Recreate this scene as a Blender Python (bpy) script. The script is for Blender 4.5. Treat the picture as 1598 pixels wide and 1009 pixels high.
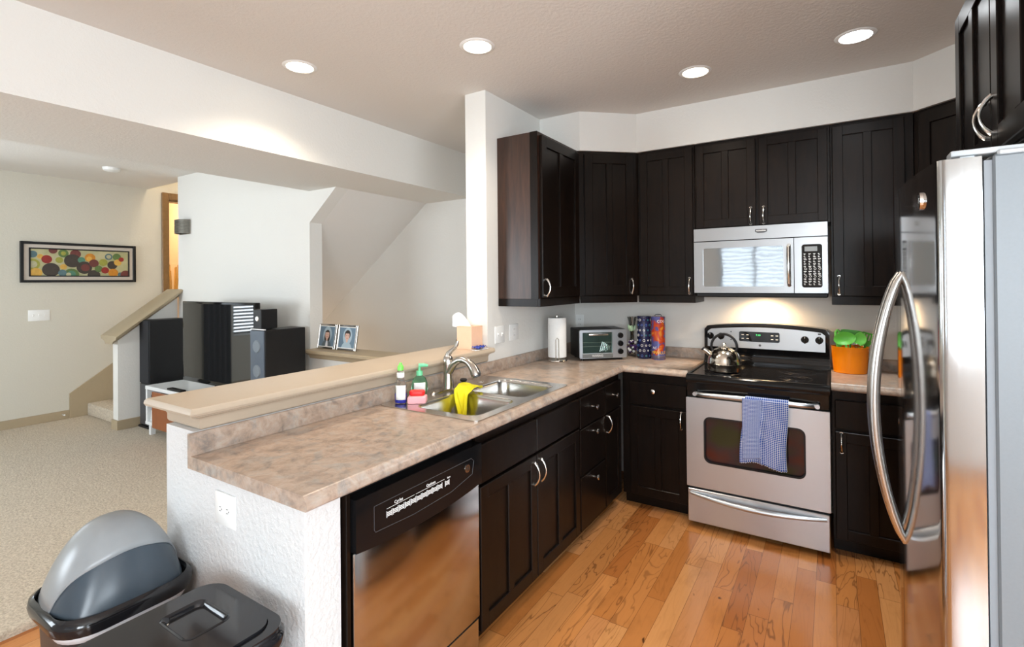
import bpy, bmesh, math, random
from mathutils import Matrix, Vector

# ------------------------------------------------------------------ scene setup
for o in list(bpy.data.objects):
    bpy.data.objects.remove(o)
SC = bpy.context.scene
COL = SC.collection
random.seed(7)
PI = math.pi

# camera -------------------------------------------------------------
EYE = 1.4663
yaw, pit, rol = math.radians(32.0439), math.radians(0.2781), math.radians(-0.5469)
fw = Vector((-math.sin(yaw) * math.cos(pit), math.cos(yaw) * math.cos(pit), math.sin(pit)))
rt = Vector((math.cos(yaw), math.sin(yaw), 0))
up = rt.cross(fw)
rt2 = rt * math.cos(rol) + up * math.sin(rol)
up2 = -rt * math.sin(rol) + up * math.cos(rol)
cam = bpy.data.cameras.new('camera')
cam.sensor_width = 36
cam.lens = 36 * 782.8754 / 1598
cam.shift_x = (799 - 808.998) / 1598
cam.shift_y = -(504.5 - 435.934) / 1598
cam.clip_start = 0.02
camo = bpy.data.objects.new('camera', cam)
COL.objects.link(camo)
mw = Matrix.Identity(4)
for i, v in enumerate((rt2, up2, -fw)):
    for j in range(3):
        mw[j][i] = v[j]
mw[2][3] = EYE
camo.matrix_world = mw
SC.camera = camo

# colour management ---------------------------------------------------
SC.view_settings.view_transform = 'Standard'
SC.view_settings.look = 'None'
SC.view_settings.gamma = 1
SC.view_settings.use_curve_mapping = False
SC.view_settings.exposure = 0.90

# daylight --------------------------------------------------------------
wd = bpy.data.worlds.new('world')
SC.world = wd
wd.use_nodes = True
wd.node_tree.nodes['Background'].inputs[0].default_value = (0.80, 0.90, 1.0, 1)
wd.node_tree.nodes['Background'].inputs[1].default_value = 1.5


def area(name, loc, rot, sx, sy, power, col):
    l = bpy.data.lights.new(name, 'AREA')
    l.shape = 'RECTANGLE'
    l.size, l.size_y, l.energy, l.color = sx, sy, power, col
    o = bpy.data.objects.new(name, l)
    o.location = loc
    o.rotation_euler = rot
    COL.objects.link(o)


DAY = (0.84, 0.93, 1.0)
area('daylight_south', (-1.075, -2.5, 1.5), (math.radians(90), 0, 0), 1.4, 1.5, 13, DAY)
area('daylight_south', (0.9, -2.5, 1.5), (math.radians(90), 0, 0), 1.7, 1.5, 95, DAY)
area('daylight_south', (-5.2, -2.5, 1.4), (math.radians(90), 0, 0), 2.4, 1.6, 75, DAY)
area('daylight_east', (2.75, -0.8, 1.15), (math.radians(90), 0, math.radians(90)), 2.4, 2.2, 85, DAY)
area('daylight_west', (-7.4, 0.1, 1.4), (math.radians(90), 0, math.radians(-90)), 1.6, 1.5, 30, DAY)


# ------------------------------------------------------------------ materials
class NT:
    def __init__(s, name):
        s.m = bpy.data.materials.new(name)
        s.m.use_nodes = True
        s.t = s.m.node_tree
        s.b = s.t.nodes['Principled BSDF']

    def n(s, typ, **kw):
        nd = s.t.nodes.new(typ)
        for k, v in kw.items():
            setattr(nd, k, v)
        return nd

    def l(s, a, b):
        s.t.links.new(a, b)

    def math(s, op, a, b=None, clamp=False):
        nd = s.n('ShaderNodeMath', operation=op)
        nd.use_clamp = clamp
        for i, v in enumerate((a, b)):
            if v is None:
                continue
            if isinstance(v, (int, float)):
                nd.inputs[i].default_value = v
            else:
                s.l(v, nd.inputs[i])
        return nd.outputs[0]

    def pos(s):
        return s.n('ShaderNodeTexCoord').outputs['Object']

    def world(s):
        return s.n('ShaderNodeNewGeometry').outputs['Position']

    def mapping(s, vec, scale, loc=(0, 0, 0)):
        nd = s.n('ShaderNodeMapping')
        nd.inputs['Scale'].default_value = scale
        nd.inputs['Location'].default_value = loc
        s.l(vec, nd.inputs['Vector'])
        return nd.outputs[0]

    def noise(s, vec, scale, detail=4, rough=0.55, dist=0.0, color=False):
        nd = s.n('ShaderNodeTexNoise')
        nd.inputs['Scale'].default_value = scale
        nd.inputs['Detail'].default_value = detail
        nd.inputs['Roughness'].default_value = rough
        nd.inputs['Distortion'].default_value = dist
        s.l(vec, nd.inputs['Vector'])
        return nd.outputs['Color' if color else 'Fac']

    def ramp(s, fac, stops, interp='LINEAR'):
        nd = s.n('ShaderNodeValToRGB')
        cr = nd.color_ramp
        cr.interpolation = interp
        while len(cr.elements) < len(stops):
            cr.elements.new(0.5)
        for e, (p, c) in zip(cr.elements, stops):
            e.position = p
            e.color = (*c, 1) if len(c) == 3 else c
        s.l(fac, nd.inputs[0])
        return nd.outputs[0]

    def mix(s, fac, a, b, mode='MIX'):
        nd = s.n('ShaderNodeMix', data_type='RGBA', blend_type=mode)
        for k, v in ((0, fac), (6, a), (7, b)):
            if isinstance(v, (int, float)):
                nd.inputs[k].default_value = v
            elif isinstance(v, tuple):
                nd.inputs[k].default_value = (*v, 1)
            else:
                s.l(v, nd.inputs[k])
        return nd.outputs[2]

    def bump(s, h, strength, dist=0.01):
        nd = s.n('ShaderNodeBump')
        nd.inputs['Strength'].default_value = strength
        nd.inputs['Distance'].default_value = dist
        s.l(h, nd.inputs['Height'])
        s.l(nd.outputs[0], s.b.inputs['Normal'])

    def set(s, **kw):
        for k, v in kw.items():
            k = k.replace('_', ' ')
            inp = s.b.inputs[k]
            if isinstance(v, tuple):
                inp.default_value = (*v, 1) if len(v) == 3 else v
            elif isinstance(v, (int, float)):
                inp.default_value = v
            else:
                s.l(v, inp)
        return s


def plain(name, col, rough=0.5, metal=0.0, var=0.06, vscale=30, **kw):
    """paint / plastic / metal with a faint procedural mottling"""
    k = NT(name)
    f = k.noise(k.pos(), vscale, 3)
    c = k.mix(f, tuple(max(0, x * (1 - var)) for x in col), tuple(min(1, x * (1 + var)) for x in col))
    k.set(Base_Color=c, Roughness=rough, Metallic=metal, **kw)
    return k.m


def emis(name, col, strength, base=(0.8, 0.8, 0.8)):
    k = NT(name)
    k.set(Base_Color=base, Emission_Color=col, Emission_Strength=strength)
    return k.m


def wall_mat(name, col, bump=0.25, scale=70):
    k = NT(name)
    p = k.world()
    f = k.noise(p, 2.0, 2)
    c = k.mix(f, tuple(x * 0.98 for x in col), col)
    k.set(Base_Color=c, Roughness=0.75)
    h = k.noise(p, scale, 4, 0.6)
    k.bump(k.ramp(h, [(0.42, (0, 0, 0)), (0.62, (1, 1, 1))]), bump, 0.004)
    return k.m


M_wall = wall_mat('wall_paint', (0.75, 0.735, 0.695), 0.12)
M_wall2 = wall_mat('beige_wall_paint', (0.62, 0.59, 0.51), 0.12)
M_endwall = wall_mat('textured_wall_paint', (0.66, 0.66, 0.655), 0.35, 60)
M_ceil = wall_mat('ceiling_paint', (0.74, 0.71, 0.67), 0.16, 55)
M_warm = wall_mat('hall_paint', (0.75, 0.55, 0.33), 0.1)
M_trim = plain('taupe_trim_paint', (0.46, 0.375, 0.285), 0.35, var=0.03)
M_trim2 = plain('tan_trim_paint', (0.40, 0.32, 0.21), 0.4, var=0.04)
M_casing = plain('stained_casing', (0.22, 0.12, 0.045), 0.35, var=0.2)
M_white = plain('white_plastic', (0.85, 0.85, 0.83), 0.35, var=0.02)
M_whitepaint = plain('white_lacquer', (0.80, 0.82, 0.83), 0.3, var=0.03)
M_black = plain('black_gloss', (0.006, 0.006, 0.0065), 0.08, var=0.1, Specular_IOR_Level=0.3)
M_blackm = plain('black_satin', (0.010, 0.010, 0.011), 0.42, var=0.1, Specular_IOR_Level=0.3)
M_blackcloth = plain('speaker_cloth', (0.015, 0.016, 0.02), 0.8, var=0.3, vscale=300)
M_darkgrey = plain('dark_grey', (0.05, 0.05, 0.055), 0.4)
M_chrome = plain('nickel', (0.80, 0.78, 0.74), 0.16, 1.0, var=0.03)
M_bn = plain('brushed_nickel', (0.50, 0.47, 0.43), 0.24, 1.0, var=0.05)
M_red = plain('red_plastic', (0.75, 0.02, 0.02), 0.4)
M_pink = plain('pink_sponge', (0.85, 0.42, 0.45), 0.9, vscale=200)
M_yellow = plain('yellow_cloth', (0.82, 0.72, 0.01), 0.75, vscale=90)
M_orange = plain('orange_enamel', (1.0, 0.27, 0.004), 0.18)
M_green = plain('green_nylon', (0.19, 0.74, 0.10), 0.35)
M_peach = plain('peach_card', (0.80, 0.50, 0.34), 0.7)
M_tissue = plain('tissue', (0.86, 0.86, 0.86), 0.9)
M_paper = plain('paper_towel', (0.84, 0.84, 0.82), 0.95, vscale=120)
M_blue = plain('blue_foil', (0.02, 0.05, 0.35), 0.25)
M_bamboo = plain('bamboo', (0.60, 0.40, 0.13), 0.5, var=0.25)
M_cherry = plain('cherry_panel', (0.28, 0.085, 0.025), 0.3, var=0.25, vscale=12)
M_navy = plain('navy_tin', (0.012, 0.014, 0.05), 0.25)
M_green2 = plain('dark_green_nylon', (0.085, 0.46, 0.05), 0.35)
M_lightgreen = plain('pale_green_leaf', (0.55, 0.75, 0.5), 0.5)
M_purple = plain('purple_beads', (0.06, 0.02, 0.12), 0.25)
M_burner = plain('burner_ring', (0.03, 0.03, 0.034), 0.2)
M_glow = emis('warm_lens', (1.0, 0.86, 0.66), 9)
M_glowc = emis('cool_lens', (0.93, 0.97, 1.0), 10)
M_mwlamp = emis('cooktop_lamp', (1.0, 0.72, 0.42), 12)
M_lcd = emis('green_digits', (0.1, 1.0, 0.25), 1.2, (0.01, 0.02, 0.01))
M_blind = plain('blind_slat', (0.34, 0.355, 0.37), 0.5)
M_curtain = plain('dark_curtain', (0.03, 0.025, 0.03), 0.9)


def glass(name, col, rough=0.0, ior=1.45):
    k = NT(name)
    k.set(Base_Color=col, Roughness=rough, Transmission_Weight=1.0, IOR=ior)
    return k.m


M_glass = glass('clear_glass', (0.95, 0.98, 0.97))
M_soapgreen = glass('green_soap_bottle', (0.45, 0.95, 0.72), 0.05, 1.12)
M_clearp = glass('clear_bottle', (0.93, 0.94, 0.97), 0.08, 1.2)
M_blueliq = plain('blue_liquid', (0.03, 0.04, 0.45), 0.1)


def steel(name, col=(0.62, 0.61, 0.59), rough=0.28, axis=2, stretch=220):
    k = NT(name)
    sc = [stretch] * 3
    sc[axis] = 2.0
    f = k.noise(k.mapping(k.pos(), tuple(sc)), 1.0, 3)
    c = k.mix(f, tuple(x * 0.975 for x in col), col)
    k.set(Base_Color=c, Metallic=1.0,
          Roughness=k.math('ADD', k.math('MULTIPLY', f, 0.05), rough - 0.025))
    return k.m


M_steel = steel('stainless_vertical', axis=2)
M_steelh = steel('stainless_horizontal', (0.60, 0.645, 0.69), 0.36, axis=0)
M_steelmw = steel('stainless_microwave', (0.40, 0.405, 0.41), 0.33, axis=0)
M_steeldw = steel('stainless_dishwasher', (0.56, 0.54, 0.52), 0.15, axis=2)
M_fridge = steel('stainless_fridge_door', (0.52, 0.52, 0.525), 0.10, axis=2, stretch=150)
M_sinksteel = steel('stainless_sink', (0.60, 0.59, 0.57), 0.22, axis=0, stretch=120)
M_kettle = steel('stainless_kettle', (0.68, 0.64, 0.56), 0.14, axis=2)
M_fridgeside = plain('fridge_side_grey', (0.175, 0.195, 0.21), 0.45, 0.1, var=0.05, vscale=160)
M_gasket = plain('gasket_grey', (0.20, 0.22, 0.24), 0.5)


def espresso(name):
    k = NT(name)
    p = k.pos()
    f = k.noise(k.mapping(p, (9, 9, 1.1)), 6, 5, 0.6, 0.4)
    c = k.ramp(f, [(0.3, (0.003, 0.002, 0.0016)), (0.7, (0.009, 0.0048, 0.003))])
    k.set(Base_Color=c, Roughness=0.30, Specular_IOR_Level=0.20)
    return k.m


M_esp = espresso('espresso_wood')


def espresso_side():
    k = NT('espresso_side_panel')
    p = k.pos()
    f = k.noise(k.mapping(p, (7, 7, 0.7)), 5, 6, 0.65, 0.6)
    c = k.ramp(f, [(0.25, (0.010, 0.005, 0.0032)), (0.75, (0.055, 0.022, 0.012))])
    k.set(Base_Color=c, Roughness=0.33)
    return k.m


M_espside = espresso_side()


def laminate():
    k = NT('mottled_laminate')
    p = k.world()
    a = k.noise(p, 9, 8, 0.68, 0.8)
    b = k.noise(k.mapping(p, (1, 1, 1), (3.1, 1.7, 0.4)), 21, 7, 0.7, 0.5)
    c1 = k.ramp(a, [(0.36, (0.19, 0.178, 0.168)), (0.46, (0.36, 0.27, 0.21)),
                    (0.54, (0.44, 0.315, 0.235)), (0.64, (0.27, 0.255, 0.24))])
    c2 = k.ramp(b, [(0.36, (0.15, 0.12, 0.10)), (0.5, (0.41, 0.315, 0.25)), (0.65, (0.50, 0.47, 0.43))])
    c = k.mix(0.45, c1, c2)
    k.set(Base_Color=c, Roughness=0.30)
    return k.m


M_lam = laminate()


def wood_floor():
    k = NT('oak_planks')
    sep = k.n('ShaderNodeSeparateXYZ')
    k.l(k.world(), sep.inputs[0])
    X, Y = sep.outputs[0], sep.outputs[1]
    u = k.math('DIVIDE', X, 0.083)
    iu = k.math('FLOOR', u)
    fu = k.math('SUBTRACT', u, iu)
    w1 = k.n('ShaderNodeTexWhiteNoise', noise_dimensions='1D')
    k.l(iu, w1.inputs['W'])
    v = k.math('DIVIDE', k.math('ADD', Y, k.math('MULTIPLY', w1.outputs['Value'], 9.0)), 0.72)
    iv = k.math('FLOOR', v)
    fv = k.math('SUBTRACT', v, iv)
    cid = k.n('ShaderNodeCombineXYZ')
    k.l(iu, cid.inputs[0])
    k.l(iv, cid.inputs[1])
    w2 = k.n('ShaderNodeTexWhiteNoise', noise_dimensions='2D')
    k.l(cid.outputs[0], w2.inputs['Vector'])
    r = w2.outputs['Value']
    sc = k.n('ShaderNodeSeparateColor')
    k.l(w2.outputs['Color'], sc.inputs[0])
    base = k.ramp(r, [(0.0, (0.37, 0.115, 0.026)), (0.22, (0.50, 0.185, 0.046)), (0.5, (0.58, 0.235, 0.068)),
                      (0.8, (0.66, 0.31, 0.11)), (1.0, (0.53, 0.22, 0.08))])
    # grain: per plank coordinates
    cv = k.n('ShaderNodeCombineXYZ')
    k.l(k.math('ADD', X, k.math('MULTIPLY', sc.outputs[0], 40.0)), cv.inputs[0])
    k.l(k.math('MULTIPLY', Y, 0.16), cv.inputs[1])
    k.l(k.math('MULTIPLY', sc.outputs[1], 30.0), cv.inputs[2])
    wob = k.noise(cv.outputs[0], 9, 3, 0.5, 0.6)
    wv = k.math('SINE', k.math('ADD', k.math('MULTIPLY', wob, 62.0), k.math('MULTIPLY', X, 120.0)))
    ring = k.ramp(wv, [(0.0, (0, 0, 0)), (0.80, (0.05, 0.05, 0.05)), (1.0, (1, 1, 1))])
    sel = k.ramp(sc.outputs[2], [(0.35, (0.12, 0.12, 0.12)), (0.75, (0.8, 0.8, 0.8))])
    fine = k.noise(k.mapping(cv.outputs[0], (130, 34, 1)), 1.0, 4, 0.6)
    c = k.mix(k.math('MULTIPLY', ring, k.math('MULTIPLY', sel, 0.80)), base, (0.10, 0.036, 0.012))
    c = k.mix(k.math('MULTIPLY', fine, 0.30), c, (0.27, 0.10, 0.03))
    blot = k.noise(k.mapping(k.world(), (1.6, 0.7, 1)), 4.5, 4, 0.6)
    c = k.mix(k.ramp(blot, [(0.55, (0, 0, 0)), (0.75, (0.45, 0.45, 0.45))]), c, (0.30, 0.115, 0.03))
    kn = k.noise(k.mapping(k.world(), (2.4, 1.2, 1), (5, 2, 0)), 6.0, 2, 0.5, 1.2)
    c = k.mix(k.ramp(kn, [(0.735, (0, 0, 0)), (0.775, (0.9, 0.9, 0.9))]), c, (0.035, 0.014, 0.006))
    g1 = k.math('LESS_THAN', k.math('MINIMUM', fu, k.math('SUBTRACT', 1.0, fu)), 0.010)
    g2 = k.math('LESS_THAN', k.math('MINIMUM', fv, k.math('SUBTRACT', 1.0, fv)), 0.0016)
    gap = k.math('MAXIMUM', g1, g2)
    c = k.mix(k.math('MULTIPLY', gap, 0.75), c, (0.05, 0.02, 0.008))
    k.set(Base_Color=c, Roughness=k.math('ADD', k.math('MULTIPLY', fine, 0.14), 0.15))
    k.bump(k.math('SUBTRACT', k.math('MULTIPLY', fine, 0.25), gap), 0.12, 0.002)
    return k.m


M_floor = wood_floor()


def carpet():
    k = NT('beige_carpet')
    p = k.world()
    a = k.noise(p, 80, 5, 0.75)
    b = k.noise(p, 9, 4, 0.6)
    c = k.mix(k.ramp(a, [(0.36, (0, 0, 0)), (0.60, (1, 1, 1))]), (0.50, 0.42, 0.32), (0.84, 0.74, 0.60))
    c = k.mix(k.math('MULTIPLY', b, 0.35), c, (0.58, 0.49, 0.38))
    k.set(Base_Color=c, Roughness=0.95)
    k.bump(k.math('ADD', a, k.math('MULTIPLY', b, 0.6)), 0.9, 0.015)
    return k.m


M_carpet = carpet()


def gingham():
    k = NT('blue_checked_cloth')
    uv = k.n('ShaderNodeTexCoord').outputs['UV']
    sep = k.n('ShaderNodeSeparateXYZ')
    k.l(uv, sep.inputs[0])
    fx = k.math('FRACT', k.math('MULTIPLY', sep.outputs[0], 23))
    fy = k.math('FRACT', k.math('MULTIPLY', sep.outputs[1], 46))
    a = k.math('LESS_THAN', fx, 0.82)
    b = k.math('LESS_THAN', fy, 0.82)
    s = k.math('MULTIPLY', k.math('ADD', k.math('MULTIPLY', a, b), 0.0), 1.0)
    c = k.mix(s, (0.74, 0.78, 0.88), (0.02, 0.075, 0.33))
    k.set(Base_Color=c, Roughness=0.9)
    return k.m


M_ging = gingham()


def poster_tin():
    k = NT('printed_tin')
    p = k.pos()
    a = k.noise(k.mapping(p, (1, 1, 0.8), (1.3, 2.0, 0.2)), 17, 2, 0.4, 0.8)
    b = k.noise(p, 60, 3)
    bg = k.mix(b, (0.05, 0.055, 0.20), (0.10, 0.11, 0.30))
    c = k.ramp(a, [(0.47, (0, 0, 0)), (0.53, (1, 1, 1))])
    fig = k.ramp(a, [(0.50, (0.36, 0.03, 0.012)), (0.62, (0.48, 0.06, 0.015)), (0.70, (0.60, 0.24, 0.02))])
    k.set(Base_Color=k.mix(c, bg, fig), Roughness=0.25)
    return k.m


M_poster = poster_tin()


# ------------------------------------------------------------------ mesh builder
class MB:
    def __init__(s, M=None):
        s.bm = bmesh.new()
        s.uvl = None
        s.M = M or Matrix.Identity(4)
        s.mi = 0

    def mat(s, i):
        s.mi = i
        return s

    def _v(s, p):
        return s.bm.verts.new(s.M @ Vector(p))

    def _f(s, vs):
        try:
            f = s.bm.faces.new(vs)
            f.material_index = s.mi
            return f
        except ValueError:
            return None

    def box(s, x0, x1, y0, y1, z0, z1, bev=0.0, seg=1):
        x0, x1 = min(x0, x1), max(x0, x1)
        y0, y1 = min(y0, y1), max(y0, y1)
        z0, z1 = min(z0, z1), max(z0, z1)
        v = [s._v((x, y, z)) for z in (z0, z1) for y in (y0, y1) for x in (x0, x1)]
        fs = [s._f([v[i] for i in q]) for q in
              ((0, 2, 3, 1), (4, 5, 7, 6), (0, 1, 5, 4), (2, 6, 7, 3), (0, 4, 6, 2), (1, 3, 7, 5))]
        if bev > 0:
            bev = min(bev, 0.45 * min(x1 - x0, y1 - y0, z1 - z0))
            es = list({e for f in fs for e in f.edges})
            r = bmesh.ops.bevel(s.bm, geom=es, offset=bev, segments=seg, affect='EDGES', profile=0.5)
            for f in r['faces']:
                f.material_index = s.mi
        return s

    def loft(s, loops, cap0=True, cap1=True, closed=True):
        vl = [[s._v(p) for p in lp] for lp in loops]
        n = len(vl[0])
        for a, b in zip(vl[:-1], vl[1:]):
            for i in range(n if closed else n - 1):
                j = (i + 1) % n
                s._f([a[i], a[j], b[j], b[i]])
        if cap0:
            s._f(vl[0][::-1])
        if cap1:
            s._f(vl[-1])
        return s

    def prism(s, poly, a, b, axis='z'):
        """poly extruded from a to b along axis; poly gives the two other coordinates in order"""
        def P(p, t):
            return {'z': (p[0], p[1], t), 'y': (p[0], t, p[1]), 'x': (t, p[0], p[1])}[axis]
        return s.loft([[P(p, a) for p in poly], [P(p, b) for p in poly]])

    def lathe(s, prof, c=(0, 0, 0), n=32, sx=1.0, sy=1.0):
        loops = []
        for r, z in prof:
            loops.append([(c[0] + sx * r * math.cos(2 * PI * i / n), c[1] + sy * r * math.sin(2 * PI * i / n), c[2] + z)
                          for i in range(n)])
        return s.loft(loops)

    def tube(s, pts, r, n=10, flat=1.0, nrm=None):
        pts = [Vector(p) for p in pts]
        rs = r if isinstance(r, (list, tuple)) else [r] * len(pts)
        loops = []
        prev = None
        for i, p in enumerate(pts):
            t = (pts[min(i + 1, len(pts) - 1)] - pts[max(i - 1, 0)]).normalized()
            if prev is None:
                ref = Vector(nrm) if nrm else (Vector((0, 0, 1)) if abs(t.z) < 0.9 else Vector((1, 0, 0)))
                a = (ref - t * ref.dot(t)).normalized()
            else:
                a = (prev - t * prev.dot(t)).normalized()
            prev = a
            b = t.cross(a)
            loops.append([p + a * rs[i] * flat * math.cos(2 * PI * k / n) + b * rs[i] * math.sin(2 * PI * k / n)
                          for k in range(n)])
        return s.loft(loops)

    def cyl(s, p0, p1, r0, r1=None, n=24):
        return s.tube([p0, p1], [r0, r0 if r1 is None else r1], n)

    def ball(s, c, r, n=16, sz=1.0):
        m = n // 2
        prof = [(max(1e-4, r * math.sin(PI * i / m)), -r * sz * math.cos(PI * i / m)) for i in range(m + 1)]
        return s.lathe(prof, c, n)

    def plate(s, outer, holes, z0, z1):
        """flat plate with holes (XY loops)"""
        def ring(lp, z):
            return [s._v((x, y, z)) for x, y in lp]
        for z in (z0, z1):
            es = []
            for lp in [outer] + holes:
                vs = ring(lp, z)
                for i in range(len(vs)):
                    es.append(s.bm.edges.new((vs[i], vs[(i + 1) % len(vs)])))
            r = bmesh.ops.triangle_fill(s.bm, edges=es, use_beauty=True, use_dissolve=False)
            for g in r['geom']:
                if isinstance(g, bmesh.types.BMFace):
                    g.material_index = s.mi
        for lp in [outer] + holes:
            s.loft([[(x, y, z0) for x, y in lp], [(x, y, z1) for x, y in lp]], False, False)
        return s

    def grid(s, fn, nu, nv, uv=True):
        if s.uvl is None and uv:
            s.uvl = s.bm.loops.layers.uv.new('UVMap')
        vs = [[s._v(fn(i / nu, j / nv)) for j in range(nv + 1)] for i in range(nu + 1)]
        for i in range(nu):
            for j in range(nv):
                f = s._f([vs[i][j], vs[i + 1][j], vs[i + 1][j + 1], vs[i][j + 1]])
                if f and uv:
                    for lp, (a, b) in zip(f.loops, ((i, j), (i + 1, j), (i + 1, j + 1), (i, j + 1))):
                        lp[s.uvl].uv = (a / nu, b / nv)
        return s

    def text(s, body, size, M, extrude=0.0004, align='CENTER', wrap=None):
        cu = bpy.data.curves.new('lettering', 'FONT')
        cu.body = body
        cu.size = size
        cu.align_x = align
        cu.align_y = 'CENTER'
        cu.extrude = extrude
        cu.resolution_u = 2
        ob = bpy.data.objects.new('lettering', cu)
        me = bpy.data.meshes.new_from_object(ob)
        vs = []
        for v in me.vertices:
            p = v.co.copy()
            if wrap:
                th = p.x / wrap
                p = Vector((wrap * math.sin(th), p.y, (wrap * math.cos(th) - wrap) + p.z))
            vs.append(s.bm.verts.new(s.M @ (M @ p)))
        for pl in me.polygons:
            s._f([vs[i] for i in pl.vertices])
        bpy.data.objects.remove(ob)
        bpy.data.curves.remove(cu)
        bpy.data.meshes.remove(me)
        return s

    def build(s, name, mats, parent=None, angle=35, solid=None, subsurf=0):
        bmesh.ops.remove_doubles(s.bm, verts=s.bm.verts, dist=1e-6)
        bmesh.ops.recalc_face_normals(s.bm, faces=s.bm.faces)
        lim = math.radians(angle)
        for f in s.bm.faces:
            f.smooth = True
        for e in s.bm.edges:
            if len(e.link_faces) == 2:
                e.smooth = e.calc_face_angle(0) < lim
        me = bpy.data.meshes.new(name)
        s.bm.to_mesh(me)
        s.bm.free()
        for m in (mats if isinstance(mats, (list, tuple)) else [mats]):
            me.materials.append(m)
        o = bpy.data.objects.new(name, me)
        COL.objects.link(o)
        if parent:
            o.parent = parent
        if solid:
            md = o.modifiers.new('thickness', 'SOLIDIFY')
            md.thickness = solid
            md.offset = 0
        if subsurf:
            md = o.modifiers.new('smooth', 'SUBSURF')
            md.levels = md.render_levels = subsurf
        return o


def rrect(x0, x1, y0, y1, r, n=5):
    pts = []
    for cx, cy, a0 in ((x1 - r, y1 - r, 0), (x0 + r, y1 - r, 90), (x0 + r, y0 + r, 180), (x1 - r, y0 + r, 270)):
        for i in range(n + 1):
            a = math.radians(a0 + 90 * i / n)
            pts.append((cx + r * math.cos(a), cy + r * math.sin(a)))
    return pts


def tag(o, label, cat, group=None):
    o['label'] = label
    o['category'] = cat
    if group:
        o['group'] = group
    return o


def thing(name, label, cat, loc=(0, 0, 0), rotz=0.0, group=None):
    o = bpy.data.objects.new(name, None)
    o.empty_display_size = 0.05
    COL.objects.link(o)
    o.location = loc
    o.rotation_euler = (0, 0, rotz)
    return tag(o, label, cat, group)


def inv(t):
    """world coordinates -> the thing's own coordinates"""
    return (Matrix.Translation(t.location) @ Matrix.Rotation(t.rotation_euler.z, 4, 'Z')).inverted()


def W(t):
    return MB(inv(t))


def struct(name, mb, m):
    o = mb.build(name, m)
    o['kind'] = 'structure'
    return o


def relabel(o, label):
    o['label'] = label
    return o


# text planes: local x right, y up, z towards the viewer
def face_mat(origin, xdir, ydir=(0, 0, 1)):
    x = Vector(xdir).normalized()
    y = Vector(ydir).normalized()
    z = x.cross(y)
    m = Matrix.Identity(4)
    for i, v in enumerate((x, y, z)):
        for j in range(3):
            m[j][i] = v[j]
    m.translation = Vector(origin)
    return m


# ------------------------------------------------------------------ the setting
H = 2.637       # ceiling
ZC = 0.9146     # counter top
XW = -1.78      # wall behind the sink run
YB = 3.708      # wall behind the range
XR = 1.02       # wall behind the fridge
BX0, BX1, BZ = -3.73, -2.82, 2.248   # dropped beam
CZ = 0.035      # carpet height
XL = -7.05      # living room picture wall


def wall_y(y0, y1, x0, x1, z0, z1, holes):
    """wall in the x-z plane with rectangular holes (xa, xb, za, zb) sorted by x"""
    mb = MB()
    cur = x0
    for xa, xb, za, zb in holes:
        mb.box(cur, xa, y0, y1, z0, z1)
        mb.box(xa, xb, y0, y1, z0, za)
        mb.box(xa, xb, y0, y1, zb, z1)
        cur = xb
    mb.box(cur, x1, y0, y1, z0, z1)
    return mb


def wall_x(x0, x1, y0, y1, z0, z1, holes):
    mb = MB()
    cur = y0
    for ya, yb, za, zb in holes:
        mb.box(x0, x1, cur, ya, z0, z1)
        if za > z0:
            mb.box(x0, x1, ya, yb, z0, za)
        mb.box(x0, x1, ya, yb, zb, z1)
        cur = yb
    mb.box(x0, x1, cur, y1, z0, z1)
    return mb


struct('floor', MB().box(-2.93, 2.5, -2.3, 3.8, -0.1, 0), M_floor)
struct('floor', MB().box(-8.8, -2.93, -2.3, 4.7, -0.1, CZ - 0.012).box(-8.8, -2.932, -2.3, 4.7, -0.08, CZ, 0.012, 3), M_carpet)
struct('ceiling', MB().box(BX1 - 0.02, 2.5, -2.3, 3.8, H, H + 0.1), M_ceil)
struct('ceiling', MB().box(-7.2, BX0 + 0.02, -2.3, 2.78, H, H + 0.1), M_ceil)
struct('ceiling_beam', MB().box(BX0, BX1, -2.3, YB + 0.05, BZ, H + 0.1), M_wall)
struct('wall_back', MB().box(-8.8, 2.5, YB, YB + 0.1, -0.1, 4.6), M_wall)
struct('wall_right', wall_x(2.4, 2.5, -2.3, 1.4, -0.1, H, [(-1.95, 0.35, 0.04, 2.15)]), M_wall)
struct('wall_right', MB().box(XR, 2.5, 1.36, 1.46, 0, H).box(XR, XR + 0.1, 1.36, YB, 0, H), M_wall)
struct('wall_front', wall_y(-2.3, -2.2, -7.2, 2.5, -0.1, H,
                            [(-6.3, -4.1, 0.75, 2.1), (-1.7, -0.45, 0.9, 2.15), (0.15, 1.65, 0.9, 2.15)]), M_wall)
struct('wall_left', wall_x(XL - 0.15, XL, -2.3, YB + 0.1, -0.1, 4.6, [(-0.65, 0.8, 0.75, 2.1), (3.0, 3.66, 0.5, 2.535)]), M_wall2)
# hallway beyond the door on the stair landing
struct('wall_hall', MB().box(-8.8, -8.7, 2.4, 3.75, 0, 3).box(-8.7, -7.2, 2.4, 2.5, 0, 3), M_warm)
struct('ceiling_hall', MB().box(-8.8, -7.2, 2.4, 3.75, 2.9, 3.0), M_warm)
struct('floor_hall', MB().box(-8.8, -7.15, 2.4, 3.75, 0.43, 0.5), M_carpet)
struct('ceiling_stairwell', MB().box(-7.2, BX0, 2.78, YB, 4.5, 4.6).box(-7.2, BX0, 2.70, 2.778, H + 0.03, 4.6)
       .box(BX0 - 0.05, BX0, 2.78, YB, H, 4.6), M_wall)

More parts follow.
